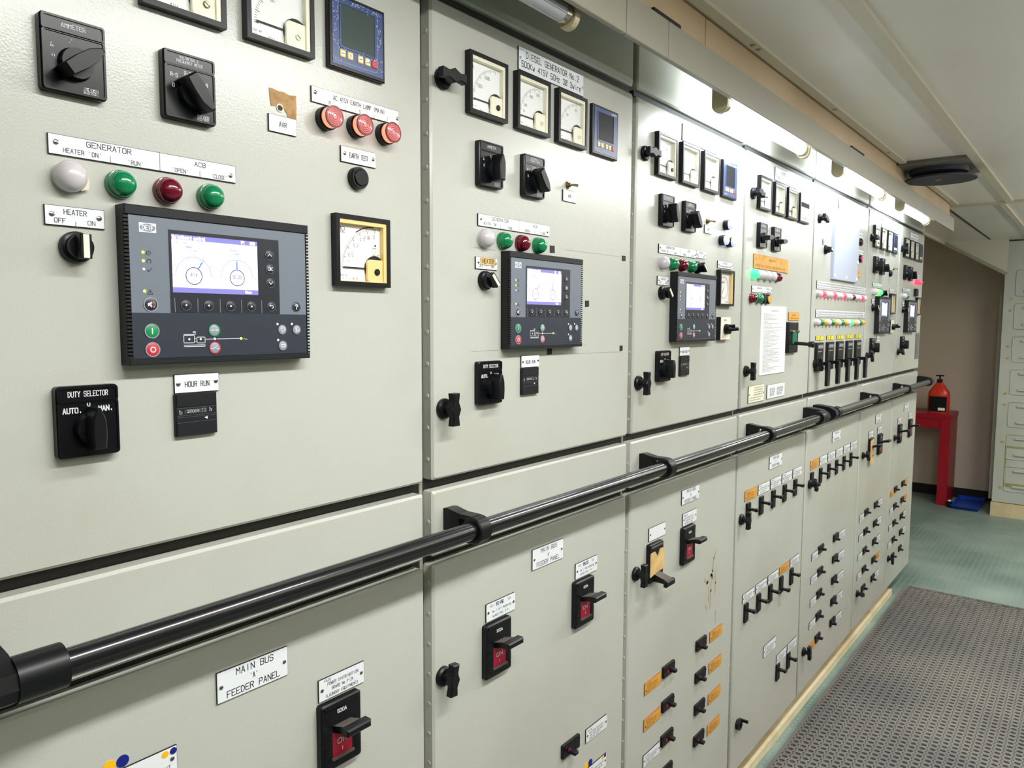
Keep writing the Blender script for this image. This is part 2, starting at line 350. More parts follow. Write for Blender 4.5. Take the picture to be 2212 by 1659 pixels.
# brown smear marks on lower door of the third cubicle
SM = mat('smear', (182, 166, 140), .6)
g = G()
for pts, w_ in ((((1.955, -.640), (1.940, -.655), (1.934, -.69), (1.925, -.745), (1.922, -.79)), .006), (((1.885, -.703), (1.90, -.715), (1.925, -.70), (1.94, -.712)), .009),
                (((1.958, -.70), (1.955, -.73), (1.953, -.76)), .005), (((1.962, -.815), (1.963, -.845)), .005), (((1.895, -.775), (1.900, -.785)), .010), (((1.91, -.73), (1.913, -.77)), .005)):
    g.stroke(pts, w_, .0004)
o = obj('smear_mark', g, SM, None, (0, 0, CZ)); tag(o, 'brown smeared scratches on the lower door of the third panel', 'stain')
# plinth
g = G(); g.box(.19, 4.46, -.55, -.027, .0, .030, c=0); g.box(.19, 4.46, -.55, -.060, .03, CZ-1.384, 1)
struct('trim_12', g, [mat('plinth_cream', (240, 226, 190), .35, dirt=(6, (216, 198, 154), .3, .5)), mat('plinth_shade_brown', (104, 90, 66), .6)])  # brown upper part has the shade under the doors put into its colour

# ------------------------------------------------------------------ plates
def screw(g, x, z, n, r=.0026, m=0):
    g.cyl(x, z, [(n, r), (n+.0006, r), (n+.0013, r*.55)], 12, m)
def plate_build(w_, h_, lines=(), div=(), screws=True, face=None, core=None, scr=None, ink=None, th=.0022, seed=1):
    face = face or WHT; core = core or BLKG; ink = ink or INK
    def f(p):
        g = G(); g.box(-w_/2, w_/2, 0, th, -h_/2, h_/2, 0); e = .0005
        g.box(-w_/2+e, w_/2-e, th-.0002, th+.0003, -h_/2+e, h_/2-e, 1)
        mc('plate', g, [core, face], p)
        n = th+.00045
        if lines or div or scr:
            g = G()
            for L in lines: g.text(L[0], L[1], L[2], L[3], n, 0, L[4] if len(L) > 4 else None, sw=L[5] if len(L) > 5 else .13)
            for d in div: g.stroke(d, .0005, n)
            if scr:
                for k, (fx0, fx1, fz, fh) in enumerate(scr): g.scribble(-w_/2+w_*fx0, -w_/2+w_*fx1, h_/2-h_*fz, h_*fh, n, 0, seed*17+k)
            mc('lettering', g, [ink], p)
        if screws:
            for sx, sz in (screws if isinstance(screws, (list, tuple)) else ((-w_/2+.0055, .0), (w_/2-.0055, .0))):
                g = G(); screw(g, sx, sz, th+.0003); g.stroke([(sx-.0015, sz-.0012), (sx+.0015, sz+.0012)], .0005, th+.0018, 1); mc('screw', g, [CHROME, INK], p)
    return f
def plate(i, x0, x1, z1, z0, what, key=None, name='nameplate', cat='nameplate', group=None, **k):
    w_, h_ = x1-x0, z1-z0
    return place(key, plate_build(w_, h_, **k), name, what, cat, (x0+x1)/2, (z0+z1)/2, group)

# ------------------------------------------------------------------ rotary switch
def knobg(g, cx, cz, ang, m=0, n0=.010, L=1.0, n1=.036):
    g.cyl(cx, cz, [(n0-.004, .0160), (n0+.001, .0160), (n0+.003, .0150), (n0+.009, .0145)], 26, m); L *= .78
    o = [(.0025, .029), (.0085, .014), (.0095, -.004), (.0080, -.025), (-.0080, -.025), (-.0095, -.004), (-.0085, .014), (-.0025, .029)]
    o = [(cx+(p[0]*math.cos(ang)-p[1]*math.sin(ang))*L, cz+(p[0]*math.sin(ang)+p[1]*math.cos(ang))*L) for p in o]
    g.prism(o, n0+.004, n1, m, c=.0016)
def rotary_build(header, labels, ang, logo=True, small=False):
    W_, H_ = .060, .073
    def f(p):
        g = G(); g.prism(rrect(-W_/2, W_/2, -H_/2, H_/2, .004), 0, .0105, 0, c=.0018)
        e = .0030
        g.frame(rrect(-W_/2+.001, W_/2-.001, H_/2-.0165, H_/2-.001, .003), rrect(-W_/2+e, W_/2-e, H_/2-.0150, H_/2-e, .002), .0104, .0117)
        g.frame(rrect(-W_/2+.001, W_/2-.001, -H_/2+.001, H_/2-.0155, .003), rrect(-W_/2+e, W_/2-e, -H_/2+e, H_/2-.0172, .002), .0104, .0117)
        mc('faceplate', g, [BLKG], p)
        g = G(); kn = G(); knobg(kn, 0, -.0075, ang); mc('knob', kn, [BLK], p)
        for t in header: g.text(t[0], t[1], t[2], t[3], .0107, 0, t[4] if len(t) > 4 else None)
        for t in labels: g.text(t[0], t[1], t[2], t[3], .0107, 0, sw=.2)
        if logo: g.text('SEIKO', .014, -.0288, .0030, .0107, 0, .0135, .2); g.text('ELECTRIC', .014, -.0318, .0022, .0107, 0, .0135, .2)
        mc('lettering', g, [WINK], p)
    return f
AMM_H = (('AMMETER', 0, .0282, .0042, .022),); VOLT_H = (('VOLTMETER &', -.001, .0303, .0029, .021), ('FREQUENCY METER', 0, .0262, .0029, .030)); DUTY_H = (('DUTY SELECTOR', 0, .0282, .0052, .038),)
AMM_L = (('R', -.0200, .0070, .0038), ('S', -.0030, .0145, .0038), ('0', -.0192, -.0030, .0038), ('T', .0150, .0070, .0038))
VOLT_L = (('R-S', -.0185, .0100, .0038), ('S-T', -.0030, .0145, .0038), ('0', -.0195, -.0010, .0038), ('T-R', .0165, .0070, .0038))
DUTY_L = (('AUTO.', -.0155, .0118, .0050), ('0', 0, .0178, .0045), ('MAN.', .0165, .0122, .0050))
def rot(i, kind, x, z, ang, label, key=None):
    H_, L_ = {'a': (AMM_H, AMM_L), 'v': (VOLT_H, VOLT_L), 'd': (DUTY_H, DUTY_L)}[kind]
    return place(key or 'rot'+kind+str(ang), rotary_build(H_, L_, ang, kind != 'd'), 'rotary_switch', label, 'rotary switch', x, z)

# ------------------------------------------------------------------ analogue meter
def meter_build(unit, nums, cover_m, tray_m, knob='screw', extra=None, ticks=(90, 180), red=None, needle=180, ht=.096):
    W_ = .096; H_ = ht
    def f(p):
        g = G(); b_ = .0062
        g.frame([(W_/2, -H_/2), (W_/2, H_/2), (-W_/2, H_/2), (-W_/2, -H_/2)], [(W_/2-b_, -H_/2+b_), (W_/2-b_, H_/2-b_), (-W_/2+b_, H_/2-b_), (-W_/2+b_, -H_/2+b_)], 0, .0115)
        mc('bezel', g, [BLK], p)
        a = W_/2-b_; c = H_/2-b_; g = G(); t = .0055
        g.frame([(a, -c), (a, c), (-a, c), (-a, -c)], [(a-t, -c+.001), (a-t, c-t), (-a+.001, c-t), (-a+.001, -c+.001)], .0, .0100)
        mc('tray', g, [tray_m], p)
        g = G(); g.box(-a, a-t, .001, .0020, -c, c-t); mc('dial', g, [DIAL], p)
        g = G(); n = .0022; cx, cz = a-.0165, -c+.0175; R = .058 if H_ > .09 else .03
        k = 30
        for q in range(k+1):
            an = math.radians(ticks[0]+(ticks[1]-ticks[0])*q/k); l = .0055 if q % 5 == 0 else .0030
            g.stroke([(cx+(R-l)*math.cos(an), cz+(R-l)*math.sin(an)), (cx+R*math.cos(an), cz+R*math.sin(an))], .00045 if q % 5 else .0007, n)
        for (s_, an, h) in nums:
            an = math.radians(an); g.text(s_, cx+(R-.012)*math.cos(an), cz+(R-.011)*math.sin(an), h, n, 0, sw=.1)
        if unit: g.text(unit, -a+.0095, c-.0135, .0078, n, 0, .0055*len(unit), sw=.1)
        g.scribble(-a+.003, -a+.020, -c+.0085, .0018, n, 0, 3); g.scribble(-a+.003, -a+.014, -c+.0045, .0015, n, 0, 5); g.scribble(-a+.028, -a+.038, -c+.0045, .0022, n, 0, 8)
        if red: g.arc(cx, cz, R+.0022, red[0], red[1], .0016, n, 1)
        if extra: extra(g, n)
        mc('scale', g, [INK, RED], p)
        an = math.radians(needle); g = G(); L = R-.002
        g.box(cx-L, cx-.014, .0035, .0042, cz-.0008+.002, cz+.0008+.002); g.prism(circ(cx, cz+.002, .0185, 20), .0030, .0036)
        mc('needle', g, [BLK2], p)
        g = G(); rr = rrect(a-.0335, a-.0002, -c+.0002, -c+.0320, .006, 4); g.prism(rr, .0040, .0078, c=.0006); mc('needle_cover', g, [cover_m], p)
        g = G()
        if knob == 'black': g.cyl(a-.0165, -c+.0150, [(.0077, .0046), (.0095, .0046), (.0105, .0036)], 18)
        else: g.cyl(a-.0165, -c+.0150, [(.0077, .0040), (.0092, .0040), (.0098, .0032)], 18); g.stroke([(a-.0185, -c+.0165), (a-.0145, -c+.0135)], .0010, .0100, 1)
        mc('zero_adjuster', g, [BLK if knob == 'black' else (BRASSY if knob == 'steel' else CREAM), INK], p)
        g = G(); g.box(-a, a, .0104, .0109, -c, c); mc('glass', g, [GLASS], p)
    return f
def meter(x, z1, label, key, *a, **k): return place(key, meter_build(*a, **k), 'panel_meter', label, 'meter', x+.048, z1-.048)

# ------------------------------------------------------------------ blue multimeter
BLUEF = mat('display_blue', (38, 62, 118), .3); LCD = mat('lcd_off', (66, 78, 76), .12); LCDD = mat('lcd_dark', (40, 42, 48), .12); KEYY = mat('key_yellow', (226, 204, 120), .4); KEYR = mat('key_red', (196, 56, 66), .4)
SCRAT = mat('worn_print', (190, 205, 230), .5)
def blue_build(worn):
    def f(p):
        g = G(); g.box(-.048, .048, 0, .0085, -.048, .048, 0, c=.0012); mc('housing', g, [BLKG], p)
        g = G(); g.box(-.0435, .0435, .0083, .0090, -.0435, .0435); mc('front_panel', g, [BLUEF], p)
        g = G(); g.frame(rrect(-.0315, .0305, -.0205, .0375, .001, 1), rrect(-.0295, .0285, -.0185, .0355, .001, 1), .0088, .0098); mc('screen_frame', g, [BLUEF], p)
        g = G(); g.box(-.0297, .0287, .0088, .0092, -.0187, .0357); mc('screen', g, [LCD if worn else LCDD], p)
        for k, x in enumerate((-.0270, -.0145, .0030, .0155, .0280)):
            g = G(); g.prism(rrect(x-.0048, x+.0048, -.0330, -.0230, .001, 1), .0089, .0104, c=.0008)
            if k < 4:
                g.flat(rrect(x-.0033, x+.0033, -.0313, -.0247, .001, 1), .01055, 1)
                ar = [((x-.002, -.028), (x+.002, -.028)), ((x, -.030), (x, -.026)), ((x-.0022, -.028), (x+.0022, -.028)), ((x-.002, -.029), (x+.002, -.029), (x+.002, -.0265))][k]
                g.stroke(ar, .0009, .0107, 2)
            mc('key', g, [KEYY if k < 4 else KEYR, CREAM, INK], p)
        g = G()
        if worn:
            rr = random.Random(4)
            for q in range(95):
                sd = rr.randrange(4); x = rr.uniform(-.042, .042); z = rr.uniform(-.042, .042)
                if sd == 0: x = rr.uniform(-.0425, -.033)
                elif sd == 1: x = rr.uniform(.0325, .042)
                elif sd == 2: z = rr.uniform(.0385, .043)
                else: z = rr.uniform(-.0225, -.0205)
                pts = [(x, z)]
                for _ in range(rr.randint(2, 4)): pts.append((max(-.0428, min(.0428, pts[-1][0]+rr.uniform(-.0024, .0024))), max(-.0428, min(.0428, pts[-1][1]+rr.uniform(-.0022, .0022)))))
                g.stroke(pts, .0006, .00925)
            g.text('LDA', -.0335, -.0372, .0042, .00925, 0, .0110, .1); g.stroke([(-.026, -.0385), (.030, -.0385)], .0004, .00925)
            g.stroke([(.0335, .034), (.0335, -.036)], .0004, .00925); g.stroke([(.030, -.0385), (.0335, -.036)], .0004, .00925)
        else:
            g.text('LOVATO', .0300, .0402, .0036, .00925, 0, .0180, .25); g.scribble(-.036, -.014, -.0395, .0022, .00925, 0, 9); g.scribble(-.030, .034, -.0212, .0012, .00925, 0, 11)
        mc('lettering', g, [SCRAT if worn else WINK], p)
    return f

# ------------------------------------------------------------------ lamps and buttons
def dome_build(col, r=.0150, stain=False):
    def f(p):
        g = G(); g.cyl(0, 0, [(0, r), (.0045, r), (.0060, r*.96), (.0062, r*.90), (.0075, r*.93), (.0090, r*.92)], 28); mc('base_ring', g, [LAMPM[col]], p)
        g = G(); pr = [(.0088, r*.88)]+[(.0090+.0115*math.sin(t), r*.86*math.cos(t)+.0005) for t in [PI/2*q/8 for q in range(9)]]
        if col == 'white': pr = [(.006, r*1.02)]+[(.0070+.0140*math.sin(t), r*1.0*math.cos(t)+.0005) for t in [PI/2*q/8 for q in range(9)]]
        g.cyl(0, 0, pr, 28)
        if stain: pass
        mc('lens', g, [LAMPM[col]], p)
        if stain:
            g = G(); g.prism([(.010, -.013), (.0175, -.010), (.0185, -.002), (.0155, .005), (.0125, .010), (.0135, .001)], .002, .006); mc('tape_scrap', g, [mat('old_tape', (222, 212, 184), .6)], p, 'torn scrap of yellowed tape')
    return f
def dome(x, z, col, label, key=True, cat='indicator lamp', name='indicator_lamp', group=None, r=.0150, stain=False):
    return place(('dome'+col+str(r)) if key and not stain else None, dome_build(col, r, stain), name, label, cat, x, z, group)
LENSR = mat('earth_lens', (214, 120, 122), .16, emis=(255, 130, 120), es=.22, coat=.6); GLOW = mat('earth_glow', (255, 130, 100), .3, emis=(255, 120, 90), es=1.6); RINGR = mat('earth_rings', (110, 18, 34), .3)
def earth_build(p):
    g = G(); g.cyl(0, 0, [(0, .0152), (.010, .0152), (.0118, .0140)], 28); mc('bezel', g, [BLKG], p)
    g = G(); g.cyl(0, 0, [(.0115, .0132), (.0200, .0132)], 28, caps=False); mc('side_glow', g, [GLOW], p)
    g = G(); g.cyl(0, 0, [(.0195, .0138), (.0212, .0138), (.0222, .0120), (.0226, .0004)], 28)
    mc('lens', g, [LENSR], p)
    g = G()
    for rr_ in (.0040, .0066, .0092, .0118): g.arc(0, 0, rr_, 0, 360, .0006, .0229, 0, 24)
    g.frame(circ(0, 0, .0141, 28), circ(0, 0, .0126, 28), .0205, .0224, 0)
    mc('lens_rings', g, [RINGR], p)
def button_build(cap):
    def f(p):
        g = G(); g.cyl(0, 0, [(0, .0152), (.0075, .0152), (.0100, .0140), (.0100, .0115), (.0085, .0113)], 28); mc('bezel', g, [BLKG], p)
        g = G(); g.cyl(0, 0, [(.0080, .0108), (.0112, .0108), (.0118, .0100)], 26); mc('cap', g, [cap], p)
    return f
def selector_build(ang=0.0, bar=CREAM):
    def f(p):
        g = G(); g.cyl(0, 0, [(0, .0160), (.0050, .0160), (.0075, .0150), (.0085, .0125), (.0160, .0118)], 28); mc('bezel', g, [BLKG], p)
        o = [(.0055, -.0120), (.0055, .0120), (-.0055, .0120), (-.0055, -.0120)]
        o = [(q[0]*math.cos(ang)-q[1]*math.sin(ang), q[0]*math.sin(ang)+q[1]*math.cos(ang)) for q in o]
        g = G(); g.prism(o, .0150, .0265, 0, c=.0008); mc('knob', g, [BLK], p)
        o = [(.0028, -.0115), (.0028, .0115), (-.0028, .0115), (-.0028, -.0115)]
        o = [(q[0]*math.cos(ang)-q[1]*math.sin(ang), q[0]*math.sin(ang)+q[1]*math.cos(ang)) for q in o]
        g = G(); g.prism(o, .0260, .0272, 0); mc('pointer', g, [bar], p)
    return f
def toggle_build(p):
    g = G(); g.cyl(0, 0, [(0, .0085), (.0015, .0085), (.0015, .0066), (.0045, .0066), (.0045, .0045), (.0085, .0045)], 6 if False else 16); mc('nut', g, [BRASSY], p)
    g = G(); g.tube((0, .008, 0), (0, .022, -.003), .0018, 10, r1=.0027); mc('lever', g, [BRASSY], p)

# ------------------------------------------------------------------ controller with colour display
GREYF = mat('grey_face', (112, 120, 132), .4, bump=(900, .05, .001)); DARKF = mat('dark_face', (44, 50, 62), .4, bump=(900, .05, .001)); BEZ = mat('screen_bezel', (36, 40, 48), .35)
UIW = mat('ui_white', (225, 220, 250), .3, emis=(228, 222, 255), es=.52); UIP = mat('ui_purple', (120, 116, 180), .3, emis=(120, 116, 190), es=.45); UID = mat('ui_lines', (60, 60, 110), .4, emis=(50, 52, 110), es=.25)
UIL = mat('ui_pale', (150, 150, 200), .4, emis=(120, 118, 190), es=.35); UIB = mat('ui_blue', (40, 110, 200), .3, emis=(40, 110, 210), es=.5); UIT = mat('ui_title', (255, 255, 255), .3, emis=(255, 255, 255), es=1.1)
LEDG = mat('led_lime', (190, 255, 60), .3, emis=(190, 255, 70), es=1.3); LEDW = mat('led_off', (225, 230, 230), .3); KEYG = mat('key_green', (30, 140, 84), .35); KEYR2 = mat('key_stop', (208, 50, 62), .35)
KEYS = mat('key_silver', (150, 154, 164), .35); LOGOM = mat('logo_grey', (128, 136, 148), .4)
def ctrl_build(p):
    W_, H_ = .227, .168; Q = lambda x, z: (x-W_/2, z+H_/2-.003)      # measured from the top left corner
    g = G(); g.box(-W_/2, W_/2, 0, .0165, -H_/2, H_/2, 0, c=.0008)
    g.box(-W_/2, W_/2, .016, .0205, H_/2-.0105, H_/2, 0, c=.0008); g.box(-W_/2, W_/2, .016, .0205, -H_/2, -H_/2+.0065, 0, c=.0008)
    for k in range(38):
        z = H_/2-.0115-k*.00398
        for sx in (-1, 1): g.box(sx*W_/2-.0005 if sx < 0 else W_/2-.0036, -W_/2+.0040 if sx < 0 else W_/2+.0005, .016, .0196, z-.0024, z, 0)
    mc('housing', g, [BLK2], p)
    N = .0190
    g = G(); g.box(-W_/2+.0044, W_/2-.0042, .016, N, -H_/2+.0555, H_/2-.0107); mc('upper_face', g, [GREYF], p)
    g = G(); g.box(-W_/2+.0044, W_/2-.0042, .016, N, -H_/2+.0068, -H_/2+.0555); mc('lower_face', g, [DARKF], p)
    def rel(pts): return [Q(*q) for q in pts]
    g = G(); x0, z1 = Q(.0150, -.0147); x1, z0 = Q(.0332, -.0246); g.flat([(x1, z0), (x1, z1), (x0, z1), (x0, z0)], N+.0002, 0)
    g.prism(circ((x0+x1)/2, (z0+z1)/2, .0083, 24, .0041), N+.0002, N+.0004, 1); g.text('DEIF', (x0+x1)/2, (z0+z1)/2, .0048, N+.0006, 0, .0118, .2); mc('logo', g, [WHT, LOGOM], p)
    x0, z1 = Q(.0464, -.0193); x1, z0 = Q(.1838, -.1090)
    g = G(); g.prism([(x1, z0), (x1, z1), (x0, z1), (x0, z0)], N-.001, N+.0006); 
    mc('screen_bezel', g, [BEZ], p)
    n = N+.0008; x0, z1 = Q(.0492, -.0236); x1, z0 = Q(.1540, -.0868)
    g = G(); g.box(x0, x1, N, n, z0, z1, 0)
    zt = Q(0, -.0290)[1]; zf = Q(0, -.0812)[1]; n2 = n+.0001
    g.flat([(x1, zt), (x1, z1), (x0, z1), (x0, zt)], n2, 1); g.flat([(x1, z0), (x1, zf), (x0, zf), (x0, z0)], n2, 1)
    n3 = n+.0003
    g.text('Switchboard control', x0+.0200, z1-.0028, .0036, n3, 5, .0385, .18); g.text('P1', *Q(.1353, -.0264), .0036, n3, 5, .0042, .2)
    a = Q(.1475, -.0262); g.frame(rrect(a[0]-.0034, a[0]+.0034, a[1]-.0019, a[1]+.0019, .0005, 1), rrect(a[0]-.0029, a[0]+.0029, a[1]-.0014, a[1]+.0014, .0004, 1), n3-.0001, n3, 5); g.text('3 PH', a[0], a[1], .0018, n3, 5, .0045, .2)
    g.text('Home', *Q(.1411, -.0839), .0028, n3, 5, .0085, .16)
    for (cx, cz, R, r_, val, un, hd, hd2, nd) in ((.0737, -.0680, .0208, .0094, '414', 'V AC', 'Busbar | L1-L2', 'Voltage', 57), (.1267, -.0677, .0206, .0092, '50.00', 'Hz', 'Busbar | L1', 'Frequency', 90)):
        c = Q(cx, cz); g.arc(c[0], c[1], R, 0, 180, .0005, n3, 3, 30); g.arc(c[0], c[1], r_, 0, 360, .0008, n3, 2, 30)
        an = math.radians(nd); g.stroke([(c[0]+(r_+.0012)*math.cos(an), c[1]+(r_+.0012)*math.sin(an)), (c[0]+(R-.0025)*math.cos(an), c[1]+(R-.0025)*math.sin(an))], .0013, n3, 4)
        g.flat(circ(c[0]+R*math.cos(an), c[1]+R*math.sin(an), .0006, 8), n3+.0001, 4)
        g.text(val, c[0], c[1]+.0012, .0038, n3, 2, .0016*5 if len(val) < 4 else .0112, .1); g.stroke([(c[0]-.006, c[1]-.0022), (c[0]+.006, c[1]-.0022)], .0002, n3, 3); g.text(un, c[0], c[1]-.0045, .0019, n3, 3, .0055 if len(un) > 2 else .003, .12)
        g.text(hd, c[0], c[1]+R+.0110, .0023, n3, 3, .0165, .12); g.text(hd2, c[0], c[1]+R+.0072, .0020, n3, 3, .0090, .12)
        for q in range(0, 181, 30 if val == '414' else 20):
            an = math.radians(q); g.text('400', c[0]+(R+.0030)*math.cos(an), c[1]+(R+.0026)*math.sin(an), .0012, n3, 3, .0026, .15)
    g.text('> Home / Live data', *Q(.0590, -.0322), .0015, n3, 3, .0170, .12)
    mc('screen', g, [UIW, UIP, UID, UIL, UIB, UIT], p)
    nn = N+.0006
    def key(x, z, r, m, rim, draw, mats_, lab=None, nm='key', nb=nn):
        c = Q(x, z); g = G(); g.frame(circ(c[0], c[1], r, 24), circ(c[0], c[1], r*.86, 24), nb-.0005, nb+.0007, 1); g.cyl(c[0], c[1], [(nb-.0003, r*.84), (nb+.0004, r*.84), (nb+.0008, r*.72)], 24, 0)
        if draw: draw(g, c[0], c[1], nb+.0011)
        mc(nm, g, [m, rim]+mats_, p, lab)
    RIM = mat('key_rim', (84, 88, 98), .3)
    key(.1705, -.0382, .0060, BEZ, RIM, lambda g, x, z, n: g.stroke([(x-.0024, z-.0012), (x, z+.0014), (x+.0024, z-.0012)], .0008, n, 2), [WINK])
    key(.1708, -.0548, .0060, BEZ, RIM, lambda g, x, z, n: g.text('OK', x, z, .0036, n, 2, .0062, .2), [WINK])
    key(.1711, -.0718, .0060, BEZ, RIM, lambda g, x, z, n: g.stroke([(x-.0024, z+.0012), (x, z-.0014), (x+.0024, z+.0012)], .0008, n, 2), [WINK])
    for x in (.0634, .0902, .1173, .1443): key(x, -.1006, .0061, BEZ, RIM, lambda g, x, z, n: g.flat(circ(x, z, .0011, 10), n, 2), [WINK])
    key(.1716, -.1003, .0060, BEZ, RIM, lambda g, x, z, n: (g.stroke([(x-.0022, z+.0012), (x+.0012, z+.0012), (x+.0022, z+.0002), (x+.0022, z-.0012), (x+.0004, z-.0022)], .0008, n, 2), g.poly([(x-.0034, n, z+.0012), (x-.0014, n, z+.0028), (x-.0014, n, z-.0004)], 2)), [WINK])
    key(.2079, -.1000, .0062, BEZ, RIM, lambda g, x, z, n: g.text('?', x, z, .0052, n, 2, .0030, .22), [WINK], nb=N)
    def horn(g, x, z, n):
        g.poly([(x-.0036, n, z-.0014), (x-.0018, n, z-.0014), (x+.0006, n, z-.0034), (x+.0006, n, z+.0034), (x-.0018, n, z+.0014), (x-.0036, n, z+.0014)], 2)
        g.arc(x, z, .0026, -50, 50, .0006, n, 2, 6); g.arc(x, z, .0042, -50, 50, .0006, n, 2, 6); g.stroke([(x-.0042, z-.0030), (x+.0042, z+.0030)], .0005, n+.0001, 3)
    key(.0246, -.1006, .0078, BEZ, KEYS, horn, [WINK, RED], nb=N)
    key(.0249, -.1290, .0080, KEYG, KEYS, lambda g, x, z, n: g.stroke([(x, z-.0026), (x, z+.0026)], .0013, n, 2), [WINK], nb=N)
    key(.0250, -.1489, .0080, KEYR2, KEYS, lambda g, x, z, n: g.arc(x, z, .0026, 0, 360, .0014, n, 2, 20), [WINK], nb=N)
    key(.0965, -.1285, .0072, KEYS, KEYG, lambda g, x, z, n: (g.stroke([(x-.0052, z), (x+.0052, z)], .0006, n, 2), g.flat(circ(x-.0022, z, .0009, 8), n, 2), g.flat(circ(x+.0022, z, .0009, 8), n, 2)), [WINK], nb=N)
    key(.0966, -.1486, .0070, KEYS, KEYR2, lambda g, x, z, n: (g.stroke([(x-.0052, z-.001), (x-.002, z-.001), (x+.0016, z+.0016)], .0006, n, 2), g.stroke([(x+.002, z-.001), (x+.0052, z-.001)], .0006, n, 2)), [WINK], nb=N)
    def swirl(g, x, z, n):
        for a0 in (0, 120, 240): g.arc(x+.0009*math.cos(math.radians(a0)), z+.0009*math.sin(math.radians(a0)), .0024, a0, a0+150, .0009, n, 2, 7)
    key(.1870, -.1285, .0066, KEYS, RIM, swirl, [WINK], nb=N)
    key(.2080, -.1286, .0064, KEYS, RIM, lambda g, x, z, n: (g.text('1', x-.0015, z, .0054, n, 2, .0022, .22), g.text('ST', x+.0022, z-.0014, .0022, n, 2, .0034, .22)), [WINK], nb=N)
    key(.1873, -.1483, .0066, KEYS, RIM, lambda g, x, z, n: (g.frame(rrect(x-.003, x+.003, z-.0019, z+.0019, .0009, 2), rrect(x-.002, x+.002, z-.0010, z+.0010, .0004, 2), n-.0002, n, 2)), [WINK], nb=N)
    for (x, z, m) in ((.0183, -.0458, LEDG), (.0183, -.0548, LEDG), (.0184, -.0636, LEDW), (.0186, -.0867, LEDG), (.1801, -.1216, LEDW), (.2009, -.1215, LEDW), (.1805, -.1413, LEDW), (.1302, -.1385, LEDG), (.0966, -.1385, LEDW)):
        c = Q(x, z); g = G(); g.cyl(c[0], c[1], [(N-.0002, .0016), (N+.0004, .0016), (N+.0007, .0010)], 12); mc('indicator_led', g, [m], p)
    g = G(); n = N+.0003
    for k, (x, z) in enumerate(((.0241, -.0461), (.0243, -.0550), (.0245, -.0639), (.0245, -.0874))):
        c = Q(x, z)
        if k == 0: g.arc(c[0], c[1], .0021, 130, 410, .0005, n, 0, 12); g.stroke([(c[0], c[1]), (c[0], c[1]+.0028)], .0005, n)
        if k == 1: g.arc(c[0], c[1], .0022, -60, 220, .0005, n, 0, 12)
        if k == 2: g.stroke([(c[0]-.0022, c[1]), (c[0]-.0006, c[1]-.0018), (c[0]+.0024, c[1]+.0020)], .0006, n)
        if k == 3: g.stroke([(c[0]-.0028, c[1]-.0024), (c[0], c[1]+.0026), (c[0]+.0028, c[1]-.0024), (c[0]-.0028, c[1]-.0024)], .0004, n); g.stroke([(c[0], c[1]-.0012), (c[0], c[1]+.0008)], .0004, n)
    mc('symbols', g, [BEZ], p)
    g = G()
    def bx(x0, z1, x1, z0): a = Q(x0, z1); b2 = Q(x1, z0); g.stroke([(a[0], a[1]), (b2[0], a[1]), (b2[0], b2[1]), (a[0], b2[1]), (a[0], a[1])], .0006, n)
    bx(.0599, -.1340, .0722, -.1425); bx(.0752, -.1362, .0848, -.1428); bx(.0600, -.1450, .0848, -.1466)
    bx(.0706, -.1300, .0738, -.1312); g.stroke([Q(.0599, -.1331), Q(.0735, -.1331), Q(.0735, -.1312)], .0006, n); g.stroke([Q(.0722, -.1410), Q(.0752, -.1410)], .0005, n); g.stroke([Q(.0722, -.1380), Q(.0752, -.1380)], .0005, n)
    g.stroke([Q(.0848, -.1387), Q(.0945, -.1386)], .0005, n); g.stroke([Q(.0990, -.1386), Q(.1290, -.1385)], .0005, n); g.text('~', *Q(.1356, -.1385), .0040, n, 0, .0046, .14)
    for x in (.0662, .0797): c = Q(x, -.1385); g.flat(circ(c[0], c[1], .0013, 10), n)
    for x in (.0508, .0772, .1042, .1315, .1584): g.stroke([Q(x, -.0930), Q(x, -.1085)], .0002, N+.0009)
    mc('mimic_diagram', g, [WINK], p)

# ------------------------------------------------------------------ hour counter, breakers
def counter_build(p):
    g = G(); g.box(-.025, .025, 0, .0055, -.024, .024, 0, c=.001); g.box(-.0235, .0235, .0054, .0062, -.0235, -.0090, 0); g.box(-.0235, .0235, .0054, .0062, .0100, .0235, 0)
    mc('housing', g, [BLK2], p)
    g = G(); g.flat([(.012, .0015), (.012, .0065), (-.0150, .0065), (-.0150, .0015)], .0057, 0)
    mc('number_window', g, [mat('window_dark', (58, 58, 60), .3)], p)
    g = G(); g.text('26088', -.0045, .0040, .0030, .0059, 0, .0140, .16); g.text('88', .0080, .0040, .0034, .0059, 0, .0060, .3); g.text('h', .0170, .0045, .0042, .0059, 0, .0026, .16); g.text('b', -.0190, .0035, .0042, .0059, 0, .0030, .22)
    for z in (.0080, -.0005, -.0025, -.0085): g.stroke([(-.0235, z), (.0245, z)], .00022, .0060, 1)
    g.flat([(.0125, -.0068), (.0125, -.0032), (.0085, -.0045)], .0060, 0)
    mc('lettering', g, [WINK, INKG], p)
LEV = mat('lever_dusty', (92, 84, 78), .7)
